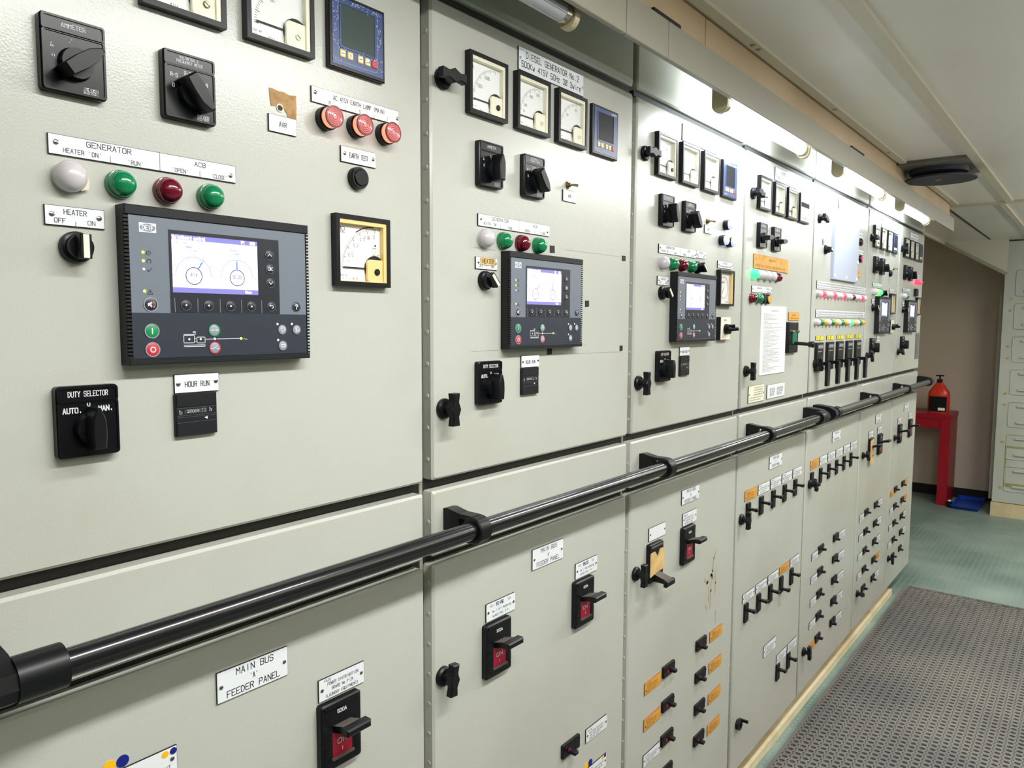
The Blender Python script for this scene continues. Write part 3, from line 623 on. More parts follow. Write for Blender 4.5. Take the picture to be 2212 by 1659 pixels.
def breaker_build(p, w_=.070, h_=.097, amps='500A', on=True):
    def go(p):
        g = G(); g.prism(rrect(-w_/2, w_/2, -h_/2, h_/2, .004), 0, .011, 0, c=.002)
        g.box(-w_/2+.005, w_/2-.005, .0105, .013, h_/2-.0075, h_/2-.0035, 0)
        for k in range(12):
            for sx in (-1, 1):
                xx = sx*(w_/2-.0085); g.box(xx-.0045, xx+.0045, .0105, .0120, .012-k*.0045, .0142-k*.0045, 0)
        g.box(-w_/2+.016, w_/2-.016, .0105, .0150, -h_/2+.0150, -h_/2+.0180, 1)
        mc('case', g, [BLK, LEV], p)
        g = G(); g.flat([(w_/2-.018, -h_/2+.018), (w_/2-.018, .006), (-w_/2+.018, .006), (-w_/2+.018, -h_/2+.018)], .0114, 0); mc('window', g, [MAG], p)
        g = G(); g.text('ON', 0, -.010, .0070, .0117, 0, .0160, .14); g.stroke([(0, -.0245), (0, -.0200)], .0010, .0117); g.text(amps, 0, h_/2-.0150, .0048, .0117, 0, .0155, .22); mc('lettering', g, [WINK], p)
        g = G()
        o = [(.0105, .0090), (.0350, .0160), (.0480, .0170), (.0480, .0075), (.0350, .0060), (.0105, -.0010)]
        b = len(g.v); xs = (-.0150, .0150)
        for x in xs: g.v += [(x, -n_, z_+.006) for n_, z_ in o]
        k = len(o)
        g.f += [tuple(range(b, b+k)), tuple(range(b+k, b+2*k))]+[(b+i, b+(i+1) % k, b+k+(i+1) % k, b+k+i) for i in range(k)]; g.m += [0, 0]+[1 if i in (0, 1) else 0 for i in range(k)]
        g.box(-.0210, .0210, .036, .050, .0130, .0235, 0, c=.002)
        mc('lever', g, [BLK, LEV], p)
    return go
def slim_build(down=False, w_=.030, h_=.058):
    def f(p):
        g = G(); g.prism(rrect(-w_/2, w_/2, -h_/2, h_/2, .0015, 1), 0, .006, 0, c=.001); g.box(-w_/2+.004, w_/2-.004, .0055, .0075, h_/2-.010, h_/2-.0075, 0); mc('case', g, [BLK], p)
        z = .010 if not down else -.014
        g = G(); g.box(-.0065, .0065, .005, .030, z-.0035, z+.0035, 0, c=.001); g.box(-.0085, .0085, .026, .033, z-.0045, z+.0045, 0, c=.001); mc('lever', g, [BLK, LEV], p)
    return f
def mini_build(right=False):
    def f(p):
        w_, h_ = .063, .029
        g = G(); g.prism(rrect(-w_/2, w_/2, -h_/2, h_/2, .0015, 1), 0, .006, 0, c=.001); g.box(-w_/2+.004, w_/2-.004, .0055, .0085, h_/2-.008, h_/2-.0055, 0); mc('case', g, [BLK], p)
        x = .006 if not right else -.004
        g = G(); g.box(-.012, -.004, .0058, .0066, -.006, .001); mc('window', g, [MAG], p)
        g = G(); g.box(x-.006, x+.006, .005, .022, -.006 if not right else -.010, .0015 if not right else -.003, 0, c=.001); mc('lever', g, [BLK2], p)
    return f
def hook_build(p):
    g = G(); g.prism(rrect(-.040, .040, -.052, .052, .003, 2), 0, .010, 0, c=.0015); g.box(-.030, .030, .0095, .0110, .030, .044, 1); mc('case', g, [BLK, INKG], p)
    g = G(); g.scribble(-.026, .026, .037, .004, .0112, 0, 3); g.scribble(-.026, .020, .020, .003, .0104, 0, 7); mc('lettering', g, [WINK], p)
    g = G(); g.box(-.016, .016, .009, .040, -.030, -.018, 0, c=.001); g.box(-.016, .016, .033, .043, -.105, -.018, 0, c=.0015); mc('handle', g, [BLKG], p)
def acb_build(p):
    g = G(); g.prism(rrect(-.046, .046, -.051, .051, .003, 2), 0, .012, 0, c=.002); mc('case', g, [BLK], p)
    g = G(); g.prism(rrect(-.020, .020, -.022, .018, .004, 2), .011, .016, 0); mc('indicator_window', g, [mat('green_flag', (20, 110, 84), .3)], p)
    g = G()
    for x in (-.022, .022): g.cyl(x, .020, [(.011, .005), (.022, .005)], 12)
    mc('stud', g, [CHROME], p)
    g = G(); g.tube((0, .012, -.018), (.004, .066, -.022), .006, 12); g.cyl(.004, -.022, [(.060, .009), (.074, .011), (.078, .008)], 16); mc('lever', g, [BLKG], p)

# ------------------------------------------------------------------ generator sections (cubicles 1, 2, 3, 6, 7)
GOFF = {1: .177, 2: .815, 3: 1.452, 6: 3.470, 7: 4.100}
GENDIV = [[(.0095, -.010), (.0095, .010)], [(-.0425, -.010), (-.0425, -.003)], [(.0555, -.010), (.0555, -.003)]]
GENL = [('GENERATOR', -.043, .0048, .0052, .044), ("HEATER 'ON'", -.069, -.0045, .0042, .036), ("'RUN'", -.0165, -.0060, .0042, .016), ('ACB', .056, .0042, .0048, .013), ("'OPEN'", .0325, -.0060, .0042, .019), ("'CLOSE'", .0795, -.0060, .0042, .020)]
HEATL = [('HEATER', 0, .0042, .0048, .021), ('OFF', -.0145, -.0048, .0042, .0100), ('ON', .0150, -.0048, .0042, .0070)]
HEATD = [[(0, -.0095), (0, -.0050)]]
A_N = [('500', 148, .0050), ('1000', 118, .0048)]; V_N = [('50', 166, .0036), ('200', 152, .0042), ('400', 122, .0042), ('600', 95, .0042)]; H_N = [('50', 135, .0042), ('55', 95, .0042)]
def generator(i):
    x = GOFF[i]; P = pn(i); near = i <= 3
    if i > 1: meter(x+.093, .4285, 'square ammeter with black zero knob, first meter on the '+P, 'mA', 'A', A_N, CREAM, CREAM, 'black', needle=180)
    meter(x+.216, .4285, ('partly visible square voltmeter, left of two on the ' if i == 1 else 'square voltmeter, second meter from left on the ')+P, 'mV' if i > 1 else None, 'V', V_N, CREAM, CREAM, 'steel' if i == 1 else 'plain', needle=180)
    meter(x+.338, .4285, ('square frequency meter beside the worn blue display on the ' if i == 1 else 'square frequency meter, third meter from left on the ')+P, 'mH', 'Hz', H_N, CREAM, CREAM, 'plain', needle=180)
    place('blue0' if i == 1 else 'blue1', blue_build(i == 1), 'digital_meter', ('blue digital meter with scratched worn print on the ' if i == 1 else 'blue square digital meter right of the dial meters, ')+P, 'digital meter', x+.459+.048, .4285-.048)
    if i > 1:
        num = {2: 'No.2', 3: 'No.3', 6: 'No.4', 7: 'No.5'}[i]; lab = 'white plate lettered DIESEL GENERATOR at the top of the '+P
        if i >= 6: plate(i, x+.235, x+.44, .470, .430, 'white name plate above the meters at the top of the '+P, scr=[(.12, .9, .3, .10), (.05, .95, .72, .10)], seed=i)
        else: plate(i, x+.228, x+.432, .4735, .4345, lab, lines=[('DIESEL GENERATOR '+num, .002, .0085, .0098, .165), ('500Kw 415V 50Hz 3Ø 3wire', 0, -.0080, .0098, .186)], screws=[(-.097, 0), (.098, -.004)])
    rot(i, 'a', x+.117+.030, .294-.0365, -.90 if i == 1 else (0 if i == 2 else .25 if i == 3 else .1), 'black rotary switch marked AMMETER on the '+P)
    rot(i, 'v', x+.236+.030, .293-.0365, -2.50 if i != 6 else -2.3, 'black rotary switch marked VOLTMETER & FREQUENCY METER on the '+P)
    if i == 1: plate(i, x+.370, x+.410, .2535, .2325, 'small white plate lettered AVR on the nearest panel', lines=[('AVR', 0, 0, .0060, .0105)], screws=False)
    elif i <= 3: plate(i, x+.367, x+.411, .2500, .2285, 'small white AVR plate under the toggle on the '+P, lines=[('AVR', 0, 0, .0060, .0105)], screws=False, key='avr')
    if i in (2, 3): place('tog', toggle_build, 'toggle_switch', 'small metal toggle switch above AVR plate, '+P, 'toggle switch', x+.386, .2600)
    if i in (1, 2): plate(i, x+.1225, x+.3235, .1770 if i == 2 else .1818, .1570 if i == 2 else .1620, 'long white plate lettered GENERATOR and ACB on the '+P, lines=GENL, div=GENDIV, screws=[(-.0935, .002), (.0935, -.002)])
    elif i == 3:
        plate(i, x+.1205, x+.3200, .1805, .1600, 'long white plate above the domed lamps on the third panel', lines=GENL, div=GENDIV, screws=[(-.0935, .002), (.0935, -.002)])
        plate(i, x+.3210, x+.3770, .1810, .1620, 'short white plate above selector on the third panel', lines=HEATL, div=HEATD)
    else: plate(i, x+.12, x+.30, .178, .158, 'long white plate above the lamps on the '+P, scr=[(.1, .45, .35, .2), (.05, .95, .75, .18)], seed=i)
    cols = ['white', 'green', 'red', 'green'] if near else (['white', 'limelit', 'greenlit'] if i == 6 else ['white', 'green'])
    mark = ["HEATER 'ON'", "'RUN'", "'OPEN'", "'CLOSE'"]
    for k, c in enumerate(cols):
        cn = {'limelit': 'lit lime green', 'greenlit': 'lit bright green', 'red': 'dark red'}.get(c, c)
        dome(x+.1395+.0500*k-(.002 if i > 1 else 0), .1415 if i == 1 else .1375, c, (cn+' domed lamp under the '+mark[k]+' lettering, '+P) if near else cn+' domed lamp, '+NTH[k]+' in the row, '+P, group='domed lamps over the controllers', stain=(i == 1 and k == 0))
    if i in (3, 6): place('selr', selector_build(.9), 'selector_switch', 'black selector knob right of the domed lamps on the '+P, 'selector switch', x+.327 if i == 3 else x+.30, .1375)
    if near: plate(i, x+.1165, x+.1725, .1125 if i == 1 else .1065, .0930 if i == 1 else .0865, 'small white plate lettered HEATER OFF ON, '+P, lines=HEATL, div=HEATD, screws=[(-.0215, .001), (.0225, .001)])
    else: plate(i, x+.1165, x+.165, .1065, .0865, 'small white plate over the heater knob, '+P, scr=[(.1, .9, .5, .2)], seed=i)
    place('sel%d' % (1 if i == 1 else 2), selector_build(0 if i == 1 else .75), 'selector_switch', 'heater selector knob with cream pointer, '+P, 'selector switch', x+.1440-(.004 if i > 1 else 0), .0725 if i == 1 else .0680)
    place('ctrl', ctrl_build, 'generator_controller', 'grey controller with lit colour display on the '+P, 'controller', x+.1845+.1135, .120-.084)
    rot(i, 'd', x+.1160+.030, -.0670-.0365, 0, 'black rotary switch marked DUTY SELECTOR on the '+P)
    if i != 7:
        plate(i, x+.2405, x+.2945, -.0615, -.0830, 'small white plate lettered HOUR RUN on the '+P, lines=[('HOUR RUN', 0, -.001, .0058, .029)], screws=[(-.0225, 0), (.0230, .001)], key='hr')
    if i <= 3: place('cnt', counter_build, 'hour_counter', 'black square hour counter under HOUR RUN plate, '+P, 'hour counter', x+.2665-.002, -.1080)
for i_ in (1, 2, 3, 6, 7): generator(i_)

# extras on the nearest panel
plate(1, .611, .7625, .3020, .2820, 'white plate lettered AC 415V EARTH LAMP (MAIN) on the nearest panel', lines=[('AC 415V EARTH LAMP (MAIN)', .004, .0025, .0056, .090), ('R', -.047, -.0060, .0042), ('S', .004, -.0060, .0042), ('T', .054, -.0060, .0042)], div=[[(-.0215, -.0100), (-.0215, -.0045)], [(.0290, -.0100), (.0290, -.0045)]], screws=[(-.070, .0025), (.0725, -.001)])
for k, (x, t) in enumerate(zip((.6325, .6835, .7345), 'RST')):
    place('earth', earth_build, 'earth_lamp', 'lit red ringed earth lamp under letter '+t+', nearest panel', 'indicator lamp', x, .2640, 'three earth lamps')
plate(1, .657, .7185, .2350, .2140, 'white plate lettered EARTH TEST above a push button', lines=[('EARTH TEST', 0, 0, .0062, .032)], screws=[(-.0245, .001), (.0255, .001)])
place(None, button_build(BLK), 'push_button', 'black round push button under the EARTH TEST plate', 'push button', .6845, .1950)
def mohm_extra(g, n):
    g.flat(circ(.0275, .0105, .0016, 10), n); g.scribble(.0225, .0325, .0065, .0017, n, 0, 2); g.scribble(.0225, .0335, -.0030, .0017, n, 0, 6)
place(None, meter_build('MΩ', [('0', 90, .0046), ('0.06', 106, .0040), ('0.1', 118, .0040), ('0.2', 136, .0042), ('0.5', 156, .0042), ('1', 168, .0042)], BEIGE, BEIGE, 'black', extra=mohm_extra, red=(90, 122), ticks=(88, 178)), 'panel_meter', 'cream insulation meter marked MΩ right of the large controller, nearest panel', 'meter', .6402+.048, .1433-.048)
lo = empty('meter_lamp'); bpy.data.objects.remove(lo)
g = G(); g.cyl(.6402+.048+.0275, CZ+.1433-.048+.0012, [(.0021, .0016), (.0030, .0014)], 10)
for o in bpy.data.objects:
    if o.name.startswith('panel_meter') and o.parent is None and 'insulation' in o.get('label', ''):
        gg = G(); gg.cyl(.0275, .0012, [(.0021, .0017), (.0030, .0014)], 10); mc('lit_dot', gg, [LEDG], o)
g = G(); tp = [(-.0195, .0135), (-.014, .0140), (-.006, .0125), (.002, .0130), (.010, .0110), (.0195, .0125), (.0200, -.002), (.0195, -.0165), (.0165, -.0190), (.0080, -.0185), (.0050, -.0120), (.0010, -.0070), (-.0050, -.0045), (-.0090, -.0060), (-.0170, -.0075), (-.0185, .001)]
g.prism([(x, z) for x, z in tp][::-1], .0001, .0006); o = obj('paper_tape', g, TAPE, None, (.569, 0, CZ+.271)); tag(o, 'torn piece of brown tape stuck above the AVR plate', 'tape')
g = G(); g.prism(circ(0, 0, .0040, 16), .0002, .0005, 0); g.frame(circ(0, 0, .0050, 16), circ(0, 0, .0038, 16), .0003, .0010, 1)
o = obj('mounting_hole', g, [DARKGAP, BRASSY], None, (.5645, 0, CZ+.2635)); tag(o, 'empty round toggle hole under the torn brown tape', 'hole')
def marks():
    g = G()
    for (x, z, r_) in ((.655, .2045, .0022), (.4, -.02, .0008), (.80, .34, .0008)): g.flat(circ(x, z, r_, 8), .0004)
    return g
# tape squares and tape over the heater plate on the second panel
for k, (x, z, w_, h_, t) in enumerate(((1.151, .135, .016, .014, 'beside the last green lamp'), (1.416, .136, .016, .012, 'at upper right'), (1.273, .036, .015, .013, 'right of the controller'), (1.145, -.0565, .016, .012, 'under the controller'), (1.411, -.057, .013, .012, 'at lower right'))):
    g = G(); g.prism([(w_/2, -h_/2+.001), (w_/2-.0005, h_/2), (-w_/2, h_/2-.0005), (-w_/2+.0006, -h_/2)], 0, .0006); o = obj('tape_square', g, BLK2, None, (x, 0, CZ+z)); tag(o, 'small black tape square '+t+' on the second panel', 'tape', None)
g = G(); g.prism([(.019, -.0055), (.0205, .0045), (.010, .0060), (-.010, .0068), (-.0200, .0050), (-.0190, -.0060), (0, -.0068)][::-1], .0030, .0036, 0); g.text('HEATER', -.0005, .000, .0068, .0038, 1, .030, .13)
o = obj('label_tape', g, [TAPE2, INK], None, (.9625, 0, CZ+.1000)); tag(o, 'masking tape with handwritten HEATER stuck over the small plate', 'tape')
# pencil layout lines on the door of the second panel
g = G()
for pts in (((1.19, .1375), (1.40, .1385)), ((.930, .121), (.985, .1205)), ((1.23, -.063), (1.41, -.0645)), ((.925, -.050), (.995, -.0495)), ((1.245, -.0465), (1.27, -.0465))): g.stroke(pts, .0006, .0003)
o = obj('pencil_line', g, mat('pencil', (150, 150, 134), .6), None, (0, 0, CZ)); tag(o, 'faint pencil layout lines around the controller on second panel', 'pencil mark')
# extras on the third panel
for (x, z, t) in ((1.950, .2610, 'top one'), (1.925, .2180, 'lower left one'), (1.975, .2170, 'lower right one')):
    def lb(p):
        g = G(); g.cyl(0, 0, [(0, .0135), (.012, .0135), (.014, .0122)], 22); mc('bezel', g, [BLKG], p)
        g = G(); g.cyl(0, 0, [(.0135, .0122), (.020, .0120), (.0225, .0085), (.0230, .001)], 22); mc('lens', g, [LAMPM['bluelit']], p)
    place('bluel', lb, 'indicator_lamp', 'lit bluish white lamp, '+t+' of three, third panel', 'indicator lamp', x, z, 'three bluish lamps')
def sync_build(p):
    W_ = .048
    g = G(); b_ = .006; g.frame([(W_, -W_), (W_, W_), (-W_, W_), (-W_, -W_)], [(W_-b_, -W_+b_), (W_-b_, W_-b_), (-W_+b_, W_-b_), (-W_+b_, -W_+b_)], 0, .013); mc('bezel', g, [BLK], p)
    g = G(); g.frame([(W_-b_, -W_+b_), (W_-b_, W_-b_), (-W_+b_, W_-b_), (-W_+b_, -W_+b_)], [(W_-.013, -W_+b_), (W_-.013, W_-b_), (-W_+b_, W_-b_), (-W_+b_, -W_+b_)], 0, .011); mc('tray', g, [BEIGE], p)
    g = G(); g.box(-W_+b_, W_-.012, .001, .003, -W_+b_, W_-b_); mc('dial', g, [DIAL], p)
    g = G(); g.arc(-.004, .002, .0290, 0, 360, .0009, .0034, 1, 40)
    for q in range(24): a = 2*PI*q/24; g.stroke([(-.004+.027*math.cos(a), .002+.027*math.sin(a)), (-.004+.031*math.cos(a), .002+.031*math.sin(a))], .0008, .0036, 1 if q % 2 else 0)
    g.scribble(-.016, .008, .016, .004, .0034, 0, 2); g.scribble(.012, .030, -.036, .003, .0034, 0, 4); g.stroke([(-.004, .002), (-.016, -.016)], .0016, .0040, 0)
    mc('scale', g, [INK, RED], p); g = G(); g.box(-W_+b_, W_-b_, .0118, .0122, -W_+b_, W_-b_); mc('glass', g, [GLASS], p)
def wsw_build(p):
    g = G(); g.box(-.033, .033, 0, .012, -.031, .031, 0, c=.001); mc('base', g, [BLK], p)
    g = G(); g.box(-.031, .033, .0118, .0130, -.030, .0305, 0); mc('faceplate', g, [CREAM], p)
    g = G(); g.cyl(0, -.002, [(.0125, .015), (.026, .013)], 20); g.tube((-.004, .022, -.002), (.012, .044, -.001), .0065, 12, r1=.005); g.tube((0, .022, .006), (.004, .038, .008), .004, 10); mc('handle', g, [BLKG], p)
    g = G(); g.scribble(-.012, .012, .022, .004, .0133, 0, 2); g.scribble(-.026, -.012, -.024, .003, .0133, 1, 4); mc('lettering', g, [INKG, RED], p)
for i_ in (3, 6, 7):
    x = GOFF[i_]; P = pn(i_)
    place('sync', sync_build, 'synchroscope', 'square round-scale meter right of the controller, '+P, 'meter', x+.452+.048, .0920)
    if i_ != 7: place('wsw', wsw_build, 'lever_switch', 'cream faced switch with black lever under the round-scale meter, '+P, 'switch', x+.4935, -.0165)
plate(3, 1.907, 2.006, .1640, .1450, 'white plate above the round-scale meter on the third panel', scr=[(.35, .65, .3, .2), (.08, .92, .72, .2)])
# sixth and last panel small extras
place(None, button_build(BLK), 'push_button', 'black push button under the frequency meter side, sixth panel', 'push button', 3.915, .235)
place(None, toggle_build, 'toggle_switch', 'small toggle switch at the right of sixth panel', 'toggle switch', 3.99, .262)
plate(6, 3.92, 4.02, .163, .145, 'white plate above the round-scale meter on the sixth panel', scr=[(.1, .9, .5, .3)])
for k in range(3): dome(4.535+.045*k, .222, 'redlit', 'pale red lamp, '+NTH[k]+' of three at the right of last panel', name='indicator_lamp', r=.0125, group='three red lamps')
plate(7, 4.50, 4.62, .262, .242, 'small white plate above three pale red lamps, last panel', scr=[(.1, .9, .5, .3)])
g = G(); g.box(-.0275, .0275, 0, .014, -.02, .02, c=.002); o = obj('relay_box', g, BLK2, None, (4.53, 0, CZ+.165)); tag(o, 'small dark box below the pale red lamps, last panel', 'relay')
g = G(); g.box(-.045, .045, 0, .004, -.072, .072, 0)
for k in range(16): g.box(-.041, .041, .004, .007, .064-k*.0086-.003, .064-k*.0086, 0)
o = obj('vent_grille', g, mat('grille_grey', (122, 124, 122), .5), None, (4.655, 0, CZ-.125)); tag(o, 'grey louvred vent grille at the lower right of last panel', 'grille')

# ------------------------------------------------------------------ fourth panel
for k, x in enumerate((2.178, 2.304, 2.424)): meter(x, .4285, 'square dial meter, '+NTH[k]+' from left on the fourth panel', 'm4', '', [('50', 150, .0042), ('100', 112, .0042)], CREAM, CREAM, 'plain')
def dig_build(p):
    g = G(); g.box(-.048, .048, 0, .0100, -.048, .048, 0, c=.001); mc('bezel', g, [BLK], p)
    g = G(); g.box(-.042, .042, .0098, .0106, -.042, .042); mc('front_panel', g, [mat('pale_grey', (214, 216, 216), .35)], p)
    g = G(); g.box(-.040, .040, .0104, .0111, .0030, .0180); mc('screen', g, [LCDD], p)
    g = G(); g.scribble(-.03, .02, .030, .004, .0109, 0, 2); g.scribble(-.03, .03, -.032, .004, .0109, 0, 5); mc('lettering', g, [INKG], p)
place(None, dig_build, 'digital_meter', 'pale square meter with dark display band, right end of fourth panel', 'digital meter', 2.544+.048, .3805)
plate(4, 2.319, 2.525, .4745, .4355, 'white name plate above the meters at the top of fourth panel', lines=[('SHORE SUPPLY', 0, .0085, .0085, .10), ('100Kw 415V 50Hz 3Ø 3wire', 0, -.0080, .0085, .186)], screws=[(-.097, 0), (.098, -.004)])
rot(4, 'a', 2.185+.030, .294-.0365, -1.45, 'black rotary switch, left of two on the fourth panel', key='r4')
rot(4, 'v', 2.306+.030, .293-.0365, -1.45, 'black rotary switch, right of two on the fourth panel', key='r4b')
def amb(i, x0, x1, z1, z0, lab, scr, seed=1): return plate(i, x0, x1, z1, z0, lab, face=ORANGE, core=mat('amber_core', (150, 84, 40), .5), scr=scr, seed=seed, ink=mat('amber_ink', (120, 84, 40), .6), screws=False, name='label_plate', cat='label')
amb(4, 2.165, 2.467, .2015, .1595, 'wide amber label above the lamp row on the fourth panel', [(.42, .62, .28, .12), (.05, .10, .3, .12), (.05, .9, .78, .16)])
for k, c in enumerate(('greenlit', 'white', 'white', 'white', 'red')):
    dome(2.165+.0495*k, .1410, c, {'greenlit': 'lit green', 'red': 'dark red'}.get(c, c)+' domed lamp, '+NTH[k]+' of five under the wide amber label', group='lamps under the amber label')
plate(4, 2.157, 2.322, .1090, .0890, 'white plate above the lower lamp row on the fourth panel', scr=[(.25, .5, .35, .2), (.7, .92, .35, .2), (.45, .5, .8, .15), (.75, .95, .8, .15)])
dome(2.155, .0710, 'red', 'dark red domed lamp left of a green one, lower row, fourth panel'); dome(2.205, .0710, 'green', 'green domed lamp in the lower row on the fourth panel')
place(None, button_build(BLK), 'push_button', 'black push button beside the amber one on the fourth panel', 'push button', 2.245, .0710)
place(None, button_build(LAMPM['orange']), 'push_button', 'amber push button in black ring on the fourth panel', 'push button', 2.282, .0710)
g = G(); g.box(-.1125, .1125, 0, .0030, -.1060, .1050, 0); PAPER = mat('paper', (238, 240, 240), .6)
o = empty('instruction_sheet', (2.3495, 0, CZ-.055)); mc('sheet', g, [PAPER], o); g = G(); rr_ = random.Random(3)
g.scribble(-.030, .045, .091, .0048, .0032, 0, 1)
for k in range(44): g.scribble(-.090, -.090+rr_.uniform(.04, .165), .081-k*.00415, .0019, .0032, 0, k)
mc('lettering', g, [INKG], o); tag(o, 'long white printed instruction sheet on the fourth panel', 'instruction sheet')
amb(4, 2.490, 2.600, .0340, .0075, 'small amber label above black breaker with green flag', [(.3, .7, .35, .15), (.1, .9, .75, .15)])
place(None, acb_build, 'circuit_breaker', 'black breaker with green flag and long lever on the fourth panel', 'circuit breaker', 2.5175, -.0490)
plate(4, 2.155, 2.283, -.189, -.240, 'cream table plate with ruled lines at the bottom of fourth panel', face=CREAM, div=[[(-.022, -.024), (-.022, .024)]], scr=[(.36, .95, .14, .05), (.36, .9, .28, .07), (.36, .95, .42, .05), (.36, .95, .56, .07), (.08, .9, .72, .05), (.08, .8, .86, .05)], screws=[(-.060, 0), (.060, 0)])
plate(4, 2.311, 2.473, -.195, -.239, 'white plate with two text blocks at the bottom of fourth panel', scr=[(.15, .42, .35, .14), (.15, .42, .55, .14), (.15, .42, .75, .14), (.55, .9, .35, .14), (.55, .9, .55, .14), (.55, .9, .75, .14)], screws=False)

# ------------------------------------------------------------------ fifth panel
plate(5, 3.010, 3.232, .468, .430, 'white name plate above the blue-grey blanking panel', scr=[(.35, .65, .3, .2), (.1, .9, .72, .2)])
o = empty('blanking_panel', (3.1210, 0, CZ+.2945)); g = G(); g.box(-.172, .172, 0, .012, -.131, .131, 0, c=.001); mc('sheet', g, [mat('blue_grey', (176, 184, 202), .45)], o)
for (x, z) in ((-.158, .120), (0, .121), (.160, .120), (-.155, -.118), (0, -.118), (.152, -.118), (.162, -.05)): g = G(); g.cyl(x, z, [(.012, .0075), (.0145, .0065)], 14); mc('screw', g, [CREAM], o)
tag(o, 'blue-grey blanking panel held by cream screws on fifth panel', 'cover panel')
place('r5', selector_build(1.3), 'selector_switch', 'black selector knob left of the blue-grey blanking panel', 'selector switch', 2.868, .2660)
plate(5, 2.835, 2.895, .303, .283, 'white plate above knob left of blue-grey blanking panel', scr=[(.1, .9, .5, .3)])
plate(5, 3.33, 3.385, .372, .352, 'white plate at the upper right of blue-grey blanking panel', scr=[(.1, .9, .5, .3)])
place(None, button_build(LAMPM['red']), 'push_button', 'dark red push button right of the blue-grey panel', 'push button', 3.350, .3340)
plate(5, 3.325, 3.41, .302, .284, 'white plate between two red buttons on the fifth panel', scr=[(.1, .9, .5, .3)])
place(None, button_build(LAMPM['redlit']), 'push_button', 'bright red push button, lower one right of blue-grey panel', 'push button', 3.360, .2660)
amb(5, 3.318, 3.372, .224, .190, 'small square amber label right of the blue-grey panel', [(.2, .8, .5, .3)])
plate(5, 2.782, 3.469, .1510, .1220, 'very long white label bar, upper of two on fifth panel', scr=[(.02, .98, .25, .14), (.02, .98, .55, .14), (.02, .98, .82, .14)], seed=3)
plate(5, 2.782, 3.469, .0475, .0190, 'very long white label bar, lower of two on fifth panel', scr=[(.02, .98, .3, .14), (.02, .98, .6, .14), (.02, .98, .85, .14)], seed=5)
for k in range(15):
    c = 'redlit' if k in (1, 4, 7, 13) else ('red' if k == 10 else 'white'); n_ = {'redlit': 'lit red', 'red': 'dark red', 'white': 'white'}[c]
    dome(2.794+.0452*k, .1035, c, n_+' lamp, '+NTH[k]+' of fifteen in upper row, fifth panel', group='upper lamp row of the fifth panel', r=.0125)
    c = ('white', 'greenlit' if k == 10 else 'green', 'orange')[k % 3]; n_ = {'greenlit': 'lit green', 'orange': 'amber'}.get(c, c)
    dome(2.781+.0452*k, .0010, c, n_+' lamp, '+NTH[k]+' of fifteen in lower row, fifth panel', group='lower lamp row of the fifth panel', r=.0125)
YEL = mat('label_yellow', (226, 214, 60), .5)
for k in range(5):
    x = 2.827+.1352*k; t = NTH[k] if k < 4 else 'last'
    place('yl', plate_build(.088, .016, face=YEL, core=BLK, scr=[(.04, .10, .5, .5), (.14, .24, .5, .5), (.48, .66, .5, .7), (.9, .98, .5, .5)], screws=False), 'label_strip', 'yellow and black label strip, '+t+' of five, fifth panel', 'label', x+.010, -.0560, 'yellow label strips')
    place('hook', hook_build, 'circuit_breaker', 'black breaker with hanging handle, '+t+' of five, fifth panel', 'circuit breaker', x, -.1240, 'breakers with hanging handles')

# ------------------------------------------------------------------ lower doors
def pl_(x0, x1, z1, z0, lab, s, amber=False, key=None, scr=None, screws=True, group=None):
    sc_ = scr or [(.08, .35, .2, .10), (.15, .85, .42, .11), (.2, .8, .63, .11), (.15, .7, .83, .11)]
    if amber: return plate(0, x0, x1, z1, z0, lab, face=ORANGE, core=mat('amber_core', (150, 84, 40), .5), scr=sc_, seed=s, ink=mat('amber_ink', (120, 84, 40), .6), screws=[(-(x1-x0)/2+.006, -.004)], name='label_plate', cat='label', group=group)
    return plate(0, x0, x1, z1, z0, lab, scr=sc_, seed=s, screws=screws, group=group)
MB = lambda L: [('MAIN BUS', .002, .0125, .0078, .052), ("'"+L+"'", .0, 0, .0066, .0085*1.3), ('FEEDER PANEL', 0, -.0120, .0078, .074)]
plate(1, .4575, .5575, -.4260, -.4650, "white plate lettered MAIN BUS 'A' FEEDER PANEL, nearest lower door", lines=MB('A'))
plate(2, 1.0930, 1.1940, -.4275, -.4670, "white plate lettered MAIN BUS 'A' FEEDER PANEL, second lower door", lines=MB('A'))
plate(3, 1.7240, 1.8270, -.4265, -.4640, 'white MAIN BUS plate at the top of the third lower door', lines=MB('B'))
plate(4, 2.3550, 2.4710, -.4290, -.4700, 'white MAIN BUS plate at the top of the fourth lower door', lines=MB('B'))
plate(5, 3.0580, 3.1720, -.4290, -.4700, 'white MAIN BUS plate at the top of the fifth lower door', lines=MB('B'))
plate(6, 3.765, 3.870, -.4290, -.4700, 'white MAIN BUS plate at the top of the sixth lower door', lines=MB('B'))
plate(7, 4.395, 4.500, -.4290, -.4700, 'white MAIN BUS plate at the top of the last lower door', lines=MB('B'))
plate(1, .6055, .6855, -.4930, -.5245, 'white plate lettered POWER DISTRIBUTION BOARD, LAUNDRY EQUIPMENT', lines=[('FA25', -.0250, .0118, .0034, .0105), ('POWER DISTRIBUTION', .002, .0058, .0042, .054), ('BOARD No.P-2A', .001, -.0020, .0042, .037), ('(LAUNDRY EQUIPMENT)', .000, -.0105, .0042, .058)])
BINK = mat('blue_pen', (30, 90, 150), .6)
